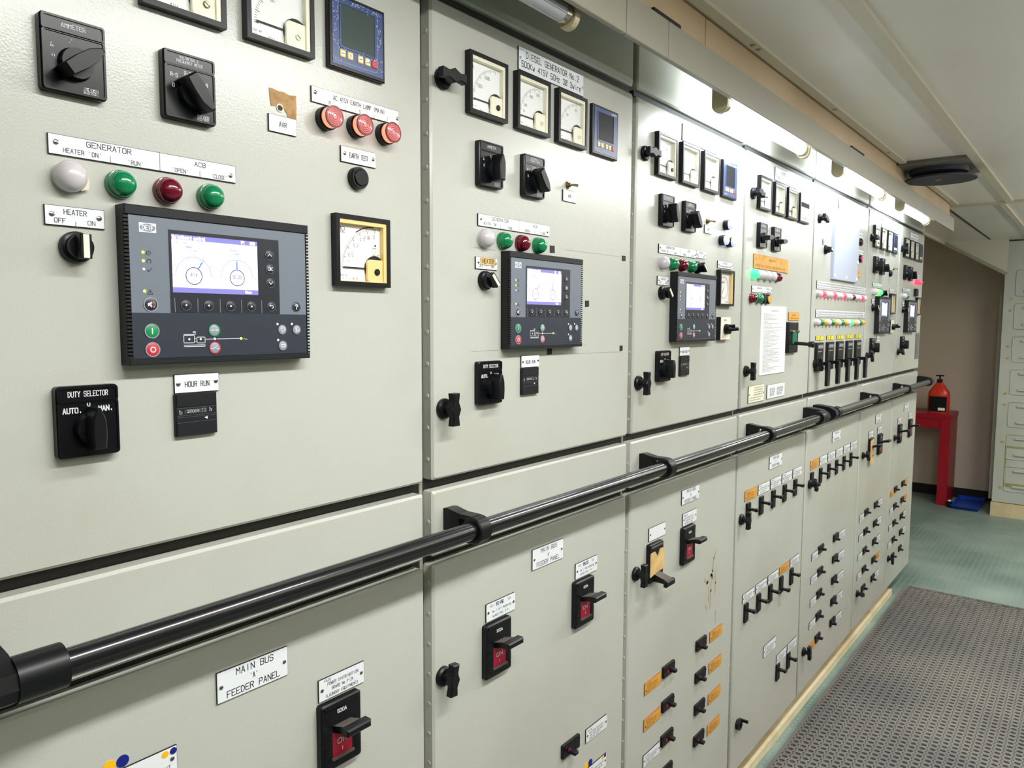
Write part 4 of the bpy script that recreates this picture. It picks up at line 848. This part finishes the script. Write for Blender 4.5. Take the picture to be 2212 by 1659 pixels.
for (x0, x1, t) in ((.9595, 1.0410, 'left'), (1.2400, 1.3225, 'right')):
    o = plate(2, x0, x1, -.4925, -.5250, 'white plate with blue handwriting over '+t+' large breaker, second panel', lines=[('FA21', -.0260, .0100, .0034, .0100), ('5A', .024, .0100, .0042, .008), ('No.1 AFT MOORING' if t == 'left' else 'No.1 FWD MOORING', .002, -.0010, .0038, .052), ('WINCH HYD. P.P.', 0, -.0095, .0038, .046)])
    g = G(); g.text('FE-F6' if t == 'left' else 'BUS', -.004, .0102, .0058, .0031, 0, .019, .2); mc('handwriting', g, [BINK], o, 'blue handwritten letters')
BR = lambda p: breaker_build(p)
place('mccb', breaker_build(None), 'circuit_breaker', 'large black 500A breaker with red ON window, nearest lower door', 'circuit breaker', .6375, -.5765)
place('mccb', None, 'circuit_breaker', 'large black breaker, left of two on the second lower door', 'circuit breaker', .9855, -.5765)
place('mccb', None, 'circuit_breaker', 'large black breaker, right of two on the second lower door', 'circuit breaker', 1.2645, -.5765)
place('mccb', None, 'circuit_breaker', 'large black breaker under the lettered plate, third lower door', 'circuit breaker', 1.7575, -.5720)
def taped_breaker(p):
    g = G(); g.prism(rrect(-.034, .034, -.047, .047, .004), 0, .011, 0, c=.002); g.box(-.029, .029, .0105, .013, .038, .042, 1); mc('case', g, [BLK, LEV], p)
    g = G(); g.prism([(.0345, -.022), (.034, .028), (.014, .030), (.002, .012), (-.012, .028), (-.0335, .027), (-.0345, -.030), (-.010, -.026)][::-1], .0110, .0128, 0); mc('tape', g, [TAPE2], p, 'crumpled cream masking tape')
    g = G(); b = len(g.v); o = [(.0105, -.026), (.046, -.036), (.046, -.045), (.0105, -.044)]
    for x in (-.015, .015): g.v += [(x, -n_, z_) for n_, z_ in o]
    k = 4; g.f += [tuple(range(4)), tuple(range(4, 8))]+[(i, (i+1) % 4, 4+(i+1) % 4, 4+i) for i in range(4)]; g.m += [0, 0, 1, 0, 0, 0]; g.box(-.021, .021, .040, .050, -.050, -.036, 0, c=.002)
    mc('lever', g, [BLK, LEV], p)
place(None, taped_breaker, 'circuit_breaker', 'large breaker covered with cream masking tape, third lower door', 'circuit breaker', 1.5780, -.5715)
pl_(1.5525, 1.6365, -.4870, -.5190, 'blank white plate above the taped breaker, third lower door', 1, scr=[(.49, .5, .5, .01)])
pl_(1.7320, 1.8140, -.4885, -.5210, 'white plate above the untaped large breaker, third lower door', 4)
# bottom of first and second lower doors
YD, BD = mat('dot_yellow', (250, 190, 20), .5), mat('dot_blue', (12, 24, 130), .5)
o = plate(1, .3180, .4060, -.4915, -.5220, 'white plate with small yellow and blue dots, lettered PLANT', lines=[('SEWAGE PLANT', .010, -.0080, .0046, .052)], screws=[(.0380, .0010)])
for nm_, x, z, m in (('yellow_dot', .030, .0096, YD), ('blue_dot', .0395, .0098, BD)): g = G(); g.prism(circ(x, z, .0040, 18), .0023, .0029); mc(nm_, g, [m], o, nm_.replace('_', ' '))
for (x, z, m, lab) in ((.3320, -.4835, YD, 'round yellow sticker on the nearest lower door'), (.3462, -.4838, BD, 'round blue sticker on the nearest lower door'), (1.2945, -.8495, YD, 'round yellow sticker near foot of second lower door'), (1.3095, -.8495, BD, 'round blue sticker near foot of second lower door')):
    pass
def sticker(x, z, m, lab, r_=.0068):
    g = G(); g.prism(circ(0, 0, r_, 22), .0, .0006); o = obj('round_sticker', g, m, None, (x, 0, CZ+z)); tag(o, lab, 'sticker')
sticker(.3320, -.4835, YD, 'round yellow sticker on the nearest lower door'); sticker(.3462, -.4838, BD, 'round blue sticker on the nearest lower door')
sticker(1.2940, -.9500, YD, 'round yellow sticker near the foot of second lower door', .0080); sticker(1.3090, -.9495, BD, 'round blue sticker near the foot of second lower door', .0080)
o = pl_(1.2870, 1.3725, -.9560, -.9860, 'white plate with coloured dots, lowest on second lower door', 9)
for nm_, x, z, m in (('yellow_dot', .027, .0110, YD), ('blue_dot', .0365, .0120, BD)): g = G(); g.prism(circ(x, z, .0042, 16), .0023, .0029); mc(nm_, g, [m], o)
place('miniR', mini_build(True), 'circuit_breaker', 'small black breaker beside a white plate, second lower door', 'circuit breaker', 1.2280, -.8740)
pl_(1.2875, 1.3725, -.8660, -.8965, 'white plate right of the small breaker, second lower door', 2)
# third lower door small breakers
mini = mini_build(False)
for k in range(4):
    z = -.8735-.0900*k
    place('miniL', mini, 'circuit_breaker', 'small black breaker, left column '+NTH[k]+' row, third lower door', 'circuit breaker', 1.6690, z, 'small breakers on the third lower door')
    place('miniR', None, 'circuit_breaker', 'small black breaker, right column '+NTH[k]+' row, third lower door', 'circuit breaker', 1.8635, z, 'small breakers on the third lower door')
    if k < 3: pl_(1.5465, 1.6315, -.8655-.091*k, -.8955-.091*k, ('white' if k == 2 else 'amber')+' label left of small breaker, '+NTH[k]+' row, third lower door', 20+k, amber=k < 2)
    pl_(1.9240, 2.0085, -.8640-.091*k, -.8945-.091*k, 'amber label right of small breaker, '+NTH[k]+' row, third lower door', 30+k, amber=True)
# fourth lower door: slim breakers
slim = slim_build(False)
for k in range(5):
    x = 2.1795+.1092*k; a = 2.1545+.1095*k
    pl_(a, a+.0950, -.5050, -.5370, ('amber' if k == 0 else 'white')+' label above slim breaker, upper row '+NTH[k]+', fourth panel', 40+k, amber=(k == 0))
    place('slim', slim, 'circuit_breaker', 'slim black breaker, upper row '+NTH[k]+', fourth panel', 'circuit breaker', x+.002, -.5730, 'slim breakers on the fourth lower door')
    pl_(a+.006, a+.100, -.8260, -.8540, ('amber' if k == 3 else 'white')+' label above slim breaker, middle row '+NTH[k]+', fourth panel', 50+k, amber=(k == 3))
    place('slimD' if k == 3 else 'slim', slim_build(k == 3), 'circuit_breaker', 'slim black breaker, middle row '+NTH[k]+', fourth panel', 'circuit breaker', 2.1895+.1058*k, -.8895, 'slim breakers on the fourth lower door')
pl_(2.3590, 2.4730, -1.0580, -1.0970, 'larger white plate above the two lowest slim breakers, fourth panel', 61)
for k in range(2):
    pl_(2.4890+.1105*k, 2.5890+.1080*k, -1.1350, -1.1670, 'white plate above slim breaker, bottom row '+NTH[k]+', fourth panel', 62+k)
    place('slim', None, 'circuit_breaker', 'slim black breaker, bottom row '+NTH[k]+', fourth panel', 'circuit breaker', 2.5020+.1100*k, -1.1960, 'slim breakers on the fourth lower door')
g = G(); g.frame(circ(0, 0, .016, 20), circ(0, 0, .0085, 20), 0, .012); g.box(.010, .016, .002, .030, .006, .014, 0); o = obj('lock_ring', g, [BLK], None, (2.150, 0, CZ-1.2300)); tag(o, 'small black lock ring low on the fourth lower door', 'lock')
# fifth lower door
for k in range(6):
    a = 2.7890+.1098*k
    pl_(a, a+.0960, -.5060, -.5390, ('amber' if k == 0 else 'white')+' label above slim breaker, '+NTH[k]+' of six, fifth panel', 70+k, amber=(k == 0))
    place('slimD' if k == 0 else 'slim', None, 'circuit_breaker', 'slim black breaker, '+NTH[k]+' of six in the row, fifth panel', 'circuit breaker', 2.8070+.1078*k, -.5780, 'slim breakers on the fifth lower door')
for k in range(5):
    z = -.8730-.0890*k
    place('miniL', None, 'circuit_breaker', 'small breaker, left column '+NTH[k]+' row, fifth lower door', 'circuit breaker', 2.958, z, 'small breakers on the fifth lower door')
    pl_(2.850, 2.925, z+.004, z-.025, ('amber' if k == 4 else 'white')+' label left of small breaker, '+NTH[k]+' row, fifth lower door', 80+k, amber=(k == 4))
    place('miniR', None, 'circuit_breaker', 'small breaker, right column '+NTH[k]+' row, fifth lower door', 'circuit breaker', 3.160, z, 'small breakers on the fifth lower door') if k < 5 else None
    pl_(3.215, 3.300, z+.006, z-.024, 'white label right of small breaker, '+NTH[k]+' row, fifth lower door', 90+k)
# sixth and last lower doors
for (i_, xl, xr, n_) in ((6, 3.660, 3.842, 'sixth'), (7, 4.272, 4.452, 'last')):
    place('mccb', None, 'circuit_breaker', 'large black breaker, left of two on the '+n_+' lower door', 'circuit breaker', xl+.02, -.5760)
    place('mccb', None, 'circuit_breaker', 'large black breaker, right of two on the '+n_+' lower door', 'circuit breaker', xr+.105 if i_ == 7 else xr+.01, -.5760)
    pl_(xl-.02, xl+.060, -.4950, -.5260, 'white plate above left large breaker, '+n_+' lower door', 100+i_); pl_((xr+.065 if i_ == 7 else xr-.03), (xr+.145 if i_ == 7 else xr+.05), -.4930, -.5240, 'white plate above right large breaker, '+n_+' lower door', 110+i_)
    for k in range(5):
        z = -.8690-.0900*k; la = (i_ == 7 and k == 0); ra = (i_ == 7 and k < 2) or (i_ == 6 and k == 3)
        place('miniL', None, 'circuit_breaker', 'small breaker, left column '+NTH[k]+' row, '+n_+' lower door', 'circuit breaker', xl, z, 'small breakers on the '+n_+' lower door')
        place('miniR', None, 'circuit_breaker', 'small breaker, right column '+NTH[k]+' row, '+n_+' lower door', 'circuit breaker', xr, z, 'small breakers on the '+n_+' lower door')
        if not (k == 4): pl_(xl-.115, xl-.040, z+.004, z-.025, ('amber' if la else 'white')+' label left of small breaker, '+NTH[k]+' row, '+n_+' lower door', 120+k, amber=la)
        if not (k == 4 and i_ == 7): pl_(xr+.045, xr+.125, z+.012, z-.018, ('amber' if ra else 'white')+' label right of small breaker, '+NTH[k]+' row, '+n_+' lower door', 130+k, amber=ra)
g = G(); g.prism([(.030, -.06), (.028, .055), (-.030, .050), (-.028, -.058)], .0125, .0140); o = obj('label_tape', g, TAPE2, None, (3.668, 0, CZ-.585)); tag(o, 'cream masking tape over left breaker of the sixth lower door', 'tape')

# ------------------------------------------------------------------ handrails
RY, RZ = .063, CZ-.3265
def bracket(p, x, mirrored=False):
    g = G(); w_ = .011
    def ext(o, x0, x1):
        b = len(g.v); k = len(o)
        for xx in (x0, x1): g.v += [(xx, -n_, z_) for n_, z_ in o]
        g.f += [tuple(range(b, b+k)), tuple(range(b+k, b+2*k))]+[(b+i, b+(i+1) % k, b+k+(i+1) % k, b+k+i) for i in range(k)]; g.m += [0]*(k+2)
    ext([(0, RZ-.024), (0, RZ+.026), (.010, RZ+.0275), (.034, RZ+.0225), (.034, RZ-.0225)], x-w_, x+w_)
    ext([(.033, RZ+.0225), (.062, RZ+.0220), (.062, RZ+.0160), (.033, RZ+.0145)], x-w_, x+w_)
    ext([(.033, RZ-.0225), (.062, RZ-.0215), (.062, RZ-.0160), (.033, RZ-.0155)], x-w_, x+w_)
    R_ = .0215; seg = 26; b = len(g.v)
    for (xx, r_) in ((x-.0135, R_-.002), (x-.0115, R_), (x+.0115, R_), (x+.0135, R_-.002), (x+.0135, .0150), (x-.0135, .0150)):
        g.v += [(xx, -(RY+r_*math.cos(2*PI*i/seg)), RZ+r_*math.sin(2*PI*i/seg)) for i in range(seg)]
    for j in range(6):
        for i in range(seg): j2 = (j+1) % 6; g.f.append((b+j*seg+i, b+j*seg+(i+1) % seg, b+j2*seg+(i+1) % seg, b+j2*seg+i)); g.m.append(0)
    return obj('bracket', g, BLK, p)
def endbracket(p, x, s):     # s=+1: rail leaves toward +x
    g = G(); a, c = (x-.050, x-.008) if s > 0 else (x+.008, x+.050)
    b = len(g.v); o = [(0, RZ-.026), (0, RZ+.028), (.014, RZ+.029), (.058, RZ+.0235), (.078, RZ+.012), (.083, RZ-.002), (.078, RZ-.014), (.060, RZ-.0235), (.030, RZ-.027)]; k = len(o)
    for xx in (a, c): g.v += [(xx, -n_, z_) for n_, z_ in o]
    g.f += [tuple(range(b, b+k)), tuple(range(b+k, b+2*k))]+[(b+i, b+(i+1) % k, b+k+(i+1) % k, b+k+i) for i in range(k)]; g.m += [0]*(k+2)
    g.tube((c if s > 0 else a, RY, RZ), (x+.034*s, RY, RZ), .0215, 26)
    return obj('end_bracket', g, BLK, p)
for (x0, x1, brs, lab) in ((.235, 2.675, (.866, 1.512, 2.160), 'long glossy black handrail tube along the nearest four cubicles'), (2.845, 4.700, (3.475, 4.110), 'dull black handrail tube along the far three cubicles')):
    r = empty('handrail', (0, 0, 0)); g = G(); g.tube((x0, RY, RZ), (x1, RY, RZ), .0142, 32); obj('rail', g, RAILM if x0 < 1 else mat('rail_dull', (62, 60, 56), .45), r)
    for bx_ in brs: bracket(r, bx_)
    endbracket(r, x0, 1); endbracket(r, x1, -1); tag(r, lab, 'handrail')

# ------------------------------------------------------------------ fluorescent tubes under the fascia
TUBE = mat('tube_lit', (255, 255, 255), .3, emis=(236, 246, 255), es=32); TUBEOFF = mat('tube_off', (176, 178, 184), .15, coat=.4); HOLD = mat('holder_cream', (188, 176, 140), .4)
LZ, LY = CZ+.501, .100
for k, (x0, x1, lit, lab) in enumerate(((.452, 1.050, False, 'unlit grey fluorescent tube over the nearest and second panels'), (1.672, 2.268, True, 'lit fluorescent tube above the third and fourth panels'), (2.628, 3.226, True, 'lit fluorescent tube above the fifth panel'), (3.575, 4.160, True, 'farthest lit fluorescent tube, above the sixth and last panels'))):
    r = empty('fluorescent_lamp', ((x0+x1)/2, 0, LZ)); X = r.location.x
    g = G(); g.tube((x0+.022-X, LY, 0), (x1-.022-X, LY, 0), .0160, 24); obj('tube', g, TUBE if lit else TUBEOFF, r)
    for s_, xe in ((1, x0), (-1, x1)):
        g = G(); g.tube((xe+.006*s_-X, LY, 0), (xe+.024*s_-X, LY, 0), .0163, 24); obj('tube_cap', g, CHROME, r)
        g = G(); pr = [(LY-.019, .060), (LY-.019, -.004)]+[(LY-.019*math.cos(math.radians(t)), -.004-.019*math.sin(math.radians(t))) for t in range(20, 161, 20)]+[(LY+.019, -.004), (LY+.019, .060)]
        b = len(g.v); n_ = len(pr)
        for xx in (xe-.007*s_-X, xe+.006*s_-X): g.v += [(xx, -a_, c_) for a_, c_ in pr]
        g.f += [tuple(range(b, b+n_)), tuple(range(b+n_, b+2*n_))]+[(b+i, b+(i+1) % n_, b+n_+(i+1) % n_, b+n_+i) for i in range(n_)]; g.m += [0]*(n_+2)
        obj('tube_holder', g, HOLD, r)
    g = G(); g.box(x0-.06-X, x1+.01-X, .082, .124, .058, .084, 0, c=.002); obj('batten', g, PAINT2, r)
    g = G(); g.tube((x0-.050-X, LY+.014, .020), (x0-.050-X, LY+.014, .058), .009, 14); g.tube((x0-.050-X, LY+.014, .022), (x0-.02-X, LY+.02, .034), .003, 8); obj('starter', g, BLK, r)
    tag(r, lab, 'fluorescent lamp', 'fluorescent lamps under the fascia')

# ------------------------------------------------------------------ ceiling vent
r = empty('ceiling_vent', (3.48, -.255, HC)); g = G(); g.prism([(.175, -.125), (.175, .125), (-.175, .125), (-.175, -.125)], 0, .01)
def flatz(outline, z0, z1, m=0, gg=None):
    gg = gg or G(); b = len(gg.v); k = len(outline)
    for z in (z0, z1): gg.v += [(x, y, z) for x, y in outline]
    gg.f += [tuple(range(b, b+k)), tuple(range(b+k, b+2*k))]+[(b+i, b+(i+1) % k, b+k+(i+1) % k, b+k+i) for i in range(k)]; gg.m += [m]*(k+2); return gg
VG = mat('vent_grey', (96, 92, 84), .5); NAVY = mat('vent_navy', (34, 36, 50), .6)
obj('backing_plate', flatz([(-.18, -.125), (.18, -.125), (.18, .125), (-.18, .125)], -.012, -.001), VG, r)
obj('rim', flatz(circ(0, 0, .105, 36), -.030, -.011), NAVY, r)
gg = flatz(circ(.0, .0, .128, 40), -.052, -.045); obj('disc', gg, NAVY, r, (.03, -.005, 0))
gg = G(); gg.tube((.0, .0, -.055), (.0, .0, -.030), .012, 12); gg.tube((.11, .085, -.050), (.11, .085, -.012), .004, 8); obj('stem', gg, BRASSY, r)
tag(r, 'round dark navy vent hanging below a ceiling plate', 'ceiling vent')

# ------------------------------------------------------------------ perforated rubber mat
g = G(); pit = 0.0293; row = 0.0300; nx, ny = int(4.02/pit), int(1.25/row)
seg = 10
def cell(g, cx, cy, hx, hy, rx, ry):
    b = len(g.v); H = .012
    sq = []
    for i in range(seg):
        a = 2*PI*i/seg+.001; c, s_ = math.cos(a), math.sin(a); t = min(hx/abs(c) if abs(c) > 1e-6 else 9, hy/abs(s_) if abs(s_) > 1e-6 else 9)
        sq.append((cx+c*t, cy+s_*t))
    g.v += [(x, y, H) for x, y in sq]+[(cx+rx*math.cos(2*PI*i/seg+.001), cy+ry*math.sin(2*PI*i/seg+.001), H) for i in range(seg)]+[(cx+rx*math.cos(2*PI*i/seg+.001), cy+ry*math.sin(2*PI*i/seg+.001), .0015) for i in range(seg)]
    for i in range(seg):
        j = (i+1) % seg
        g.f.append((b+i, b+j, b+seg+j, b+seg+i)); g.f.append((b+seg+i, b+seg+j, b+2*seg+j, b+2*seg+i)); g.m += [0, 0]
# one cell pair, repeated by array modifiers over the whole mat
g = G(); cell(g, pit/2, row/2, pit/2, row/2, pit*.27, row*.33)
b = len(g.v)
cell(g, pit, row*1.5, pit/2, row/2, pit*.27, row*.33)
MATM = mat('rubber_mat', (98, 96, 96), .55, dirt=(1.6, (124, 120, 114), .35, .62), bump=(60, .3, .002))
r = empty('rubber_mat', (.60, -.010, 0))
me = bpy.data.meshes.new('perforations'); me.from_pydata(g.v, [], g.f); me.materials.append(MATM)
o = bpy.data.objects.new('perforated_sheet', me); COL.objects.link(o); o.parent = r; o.location = (0, -.012-(ny//2)*2*row, 0)
for ax, n_, st in ((0, nx, pit), (1, ny//2, row*2)):
    md = o.modifiers.new('array', 'ARRAY'); md.use_relative_offset = False; md.use_constant_offset = True; md.count = n_; md.constant_offset_displace = (st, 0, 0) if ax == 0 else (0, st, 0)
Lx = nx*pit; YM = -.012-(ny//2)*2*row
gg = G(); flatz([(-.012, YM-.015), (Lx+.03, YM-.015), (Lx+.03, YM), (-.012, YM)], 0, .012, 0, gg); flatz([(-.012, -.012), (Lx+.03, -.012), (Lx+.03, 0), (-.012, 0)], 0, .012, 0, gg); flatz([(Lx+pit*.5, YM), (Lx+.03, YM), (Lx+.03, -.012), (Lx+pit*.5, -.012)], 0, .012, 0, gg)
obj('border', gg, MATM, r); tag(r, 'dark grey perforated rubber mat on the green floor before the switchboard', 'mat')

# ------------------------------------------------------------------ far end: locker, table, jug, tray
LOCK = mat('locker_paint', (188, 192, 184), .38, dirt=(2.0, (178, 182, 168), .3, .6)); STN = mat('locker_stain', (150, 146, 96), .6); WOOD = mat('plinth_wood', (214, 198, 160), .5, dirt=(5, (190, 172, 130), .3, .6)); GOLD = mat('gold_stud', (196, 166, 84), .5)
r = empty('locker', (6.83, 0, 0)); g = G()
def fb(g, x0, x1, y0, y1, z0, z1, m=0): g.box(x0, x1, -y1, -y0, z0, z1, m)
fb(g, 0, .53, -1.35, -.195, .115, HC-.01); obj('body', g, LOCK, r)
g = G()
for k in range(15):
    z = .235+k*.125
    for (z0, z1, d) in ((z, z+.018, .012),):
        b = len(g.v); o_ = rrect(-1.0, -.315, z0, z1, .008, 3)
        g.v += [(-.001, y, zz) for y, zz in o_]+[(-d, -.6575+(y+.6575)*.985, (z0+z1)/2+(zz-(z0+z1)/2)*.6) for y, zz in o_]; n_ = len(o_)
        g.f += [tuple(range(b+n_, b+2*n_))]+[(b+i, b+(i+1) % n_, b+n_+(i+1) % n_, b+n_+i) for i in range(n_)]; g.m += [0]*(n_+1)
obj('rib', g, LOCK, r)
g = G()
for k in range(7):
    z = .205+k*.25
    o_ = rrect(-1.06, -.265, z, z+.20, .02, 4); i_2 = rrect(-1.052, -.273, z+.008, z+.192, .014, 4); n_ = len(o_); b = len(g.v)
    g.v += [(-.001, y, zz) for y, zz in o_]+[(-.006, (y*.5+y2*.5), (zz+z2)/2) for (y, zz), (y2, z2) in zip(o_, i_2)]+[(-.001, y, zz) for y, zz in i_2]
    for j in (0, 1):
        for i in range(n_): g.f.append((b+j*n_+i, b+j*n_+(i+1) % n_, b+(j+1)*n_+(i+1) % n_, b+(j+1)*n_+i)); g.m.append(0)
obj('pressed_frame', g, LOCK, r)
for (y, z) in ((-.245, .235), (-.245, .595), (-.245, .88), (-.245, .97), (-.245, 1.24), (-.245, 1.33), (-.245, 1.60), (-.245, 1.69)):
    g = G(); g.tube((0, -y, z), (-.008, -y, z), .009, 12); obj('stud', g, GOLD, r)
g = G(); g.poly([(-.0015, .262, .56), (-.0015, .275, .56), (-.0015, .275, .26), (-.0015, .262, .26)]); g.poly([(-.0015, .262, .56), (-.0015, .60, .56), (-.0015, .60, .545), (-.0015, .262, .545)]); g.poly([(-.0015, .262, .27), (-.0015, .50, .27), (-.0015, .50, .24), (-.0015, .262, .24)]); obj('stain', g, STN, r)
g = G(); fb(g, .0, .53, -1.35, -.188, .0, .11); obj('plinth', g, WOOD, r)
tag(r, 'tall grey pressed steel locker on a cream plinth at the right edge', 'locker')
g = G(); g.box(.0, .02, .150, .176, .09, 1.745); r = obj('edge_strip', g, mat('strip_grey', (196, 194, 180), .4), None, (7.05, 0, 0)); tag(r, 'upright pale metal edge strip beside the steel locker', 'metal strip')
REDP = mat('table_red', (150, 10, 30), .35)
r = empty('side_table', (7.1, .45, 0)); g = G()
def tb(nm, x0, x1, y0, y1, z0, z1): g = G(); g.box(x0-7.1, x1-7.1, -(y1-.45), -(y0-.45), z0, z1, c=.003); return obj(nm, g, REDP, r)
tb('table_top', 6.95, 7.33, .125, .92, .715, .755); tb('apron', 6.955, 7.325, .204, .84, .635, .714); tb('leg', 6.95, 7.33, .130, .203, 0, .714); tb('leg', 6.95, 7.33, .842, .915, 0, .714)
tag(r, 'red painted table with slab legs against the far wall', 'table')
r = empty('jug', (7.04, .235, .755)); JR = mat('jug_red', (206, 52, 34), .3)
g = G(); st = []
for z, sx, sy in ((0, .072, .05), (.02, .078, .055), (.150, .078, .055), (.175, .076, .053), (.215, .050, .036), (.250, .018, .018), (.262, .016, .016)):
    st.append([(sx*math.copysign(abs(math.cos(a))**.6, math.cos(a))*.72, sy*math.copysign(abs(math.sin(a))**.6, math.sin(a))*1.45, z) for a in [2*PI*i/20 for i in range(20)]])
b = 0
for s_ in st: g.v += s_
for j in range(len(st)-1):
    for i in range(20): g.f.append((j*20+i, j*20+(i+1) % 20, (j+1)*20+(i+1) % 20, (j+1)*20+i)); g.m.append(0)
g.f += [tuple(range(20)), tuple(range(120, 140))]; g.m += [0, 0]
obj('body', g, JR, r)
g = G(); fb(g, -.0605, -.058, -.066, .062, .018, .142); obj('label_panel', g, BLK, r, label='black printed label panel')
g = G(); fb(g, -.0615, -.0604, -.055, -.005, .028, .050); obj('barcode', g, WHT, r)
g = G(); g.tube((0, 0, .255), (0, 0, .282), .021, 16); g.tube((0, 0, .28), (0, 0, .312), .006, 10); g.tube((0, -.03, .312), (0, .03, .312), .006, 10); obj('cap', g, BLK, r)
tag(r, 'orange-red plastic jug with black label on the red table', 'jug')
TB = mat('tray_blue', (10, 66, 180), .4)
g = G(); o1 = [(-.24, -.10), (.24, -.10), (.24, .10), (-.24, .10)]; b = 0
for (k_, z) in ((.86, 0), (1.0, .03), (.96, .03), (.82, .005)): g.v += [(x*k_, y*k_, z) for x, y in o1]
for j in range(3):
    for i in range(4): g.f.append((j*4+i, j*4+(i+1) % 4, (j+1)*4+(i+1) % 4, (j+1)*4+i)); g.m.append(0)
g.f += [(0, 1, 2, 3), (12, 13, 14, 15)]; g.m += [0, 0]
r = obj('plastic_tray', g, TB, None, (7.10, -.01, 0)); tag(r, 'blue plastic tray on the floor beside the red table', 'tray')
r = empty('canister', (7.345, .105, 0)); r.location = (6.93, .105, 0); g = G(); g.cyl(0, 0, [(0, .001)], 3) if False else g.tube((0, 0, .0), (0, 0, .05), .020, 18); obj('body', g, BLKG, r); g = G(); g.tube((0, 0, .0505), (0, 0, .058), .014, 16, r1=.008); obj('painted_glint', g, WHT, r)  # white tip is a highlight modelled as a solid piece
tag(r, 'small black canister with painted white glint beside the blue tray', 'canister')
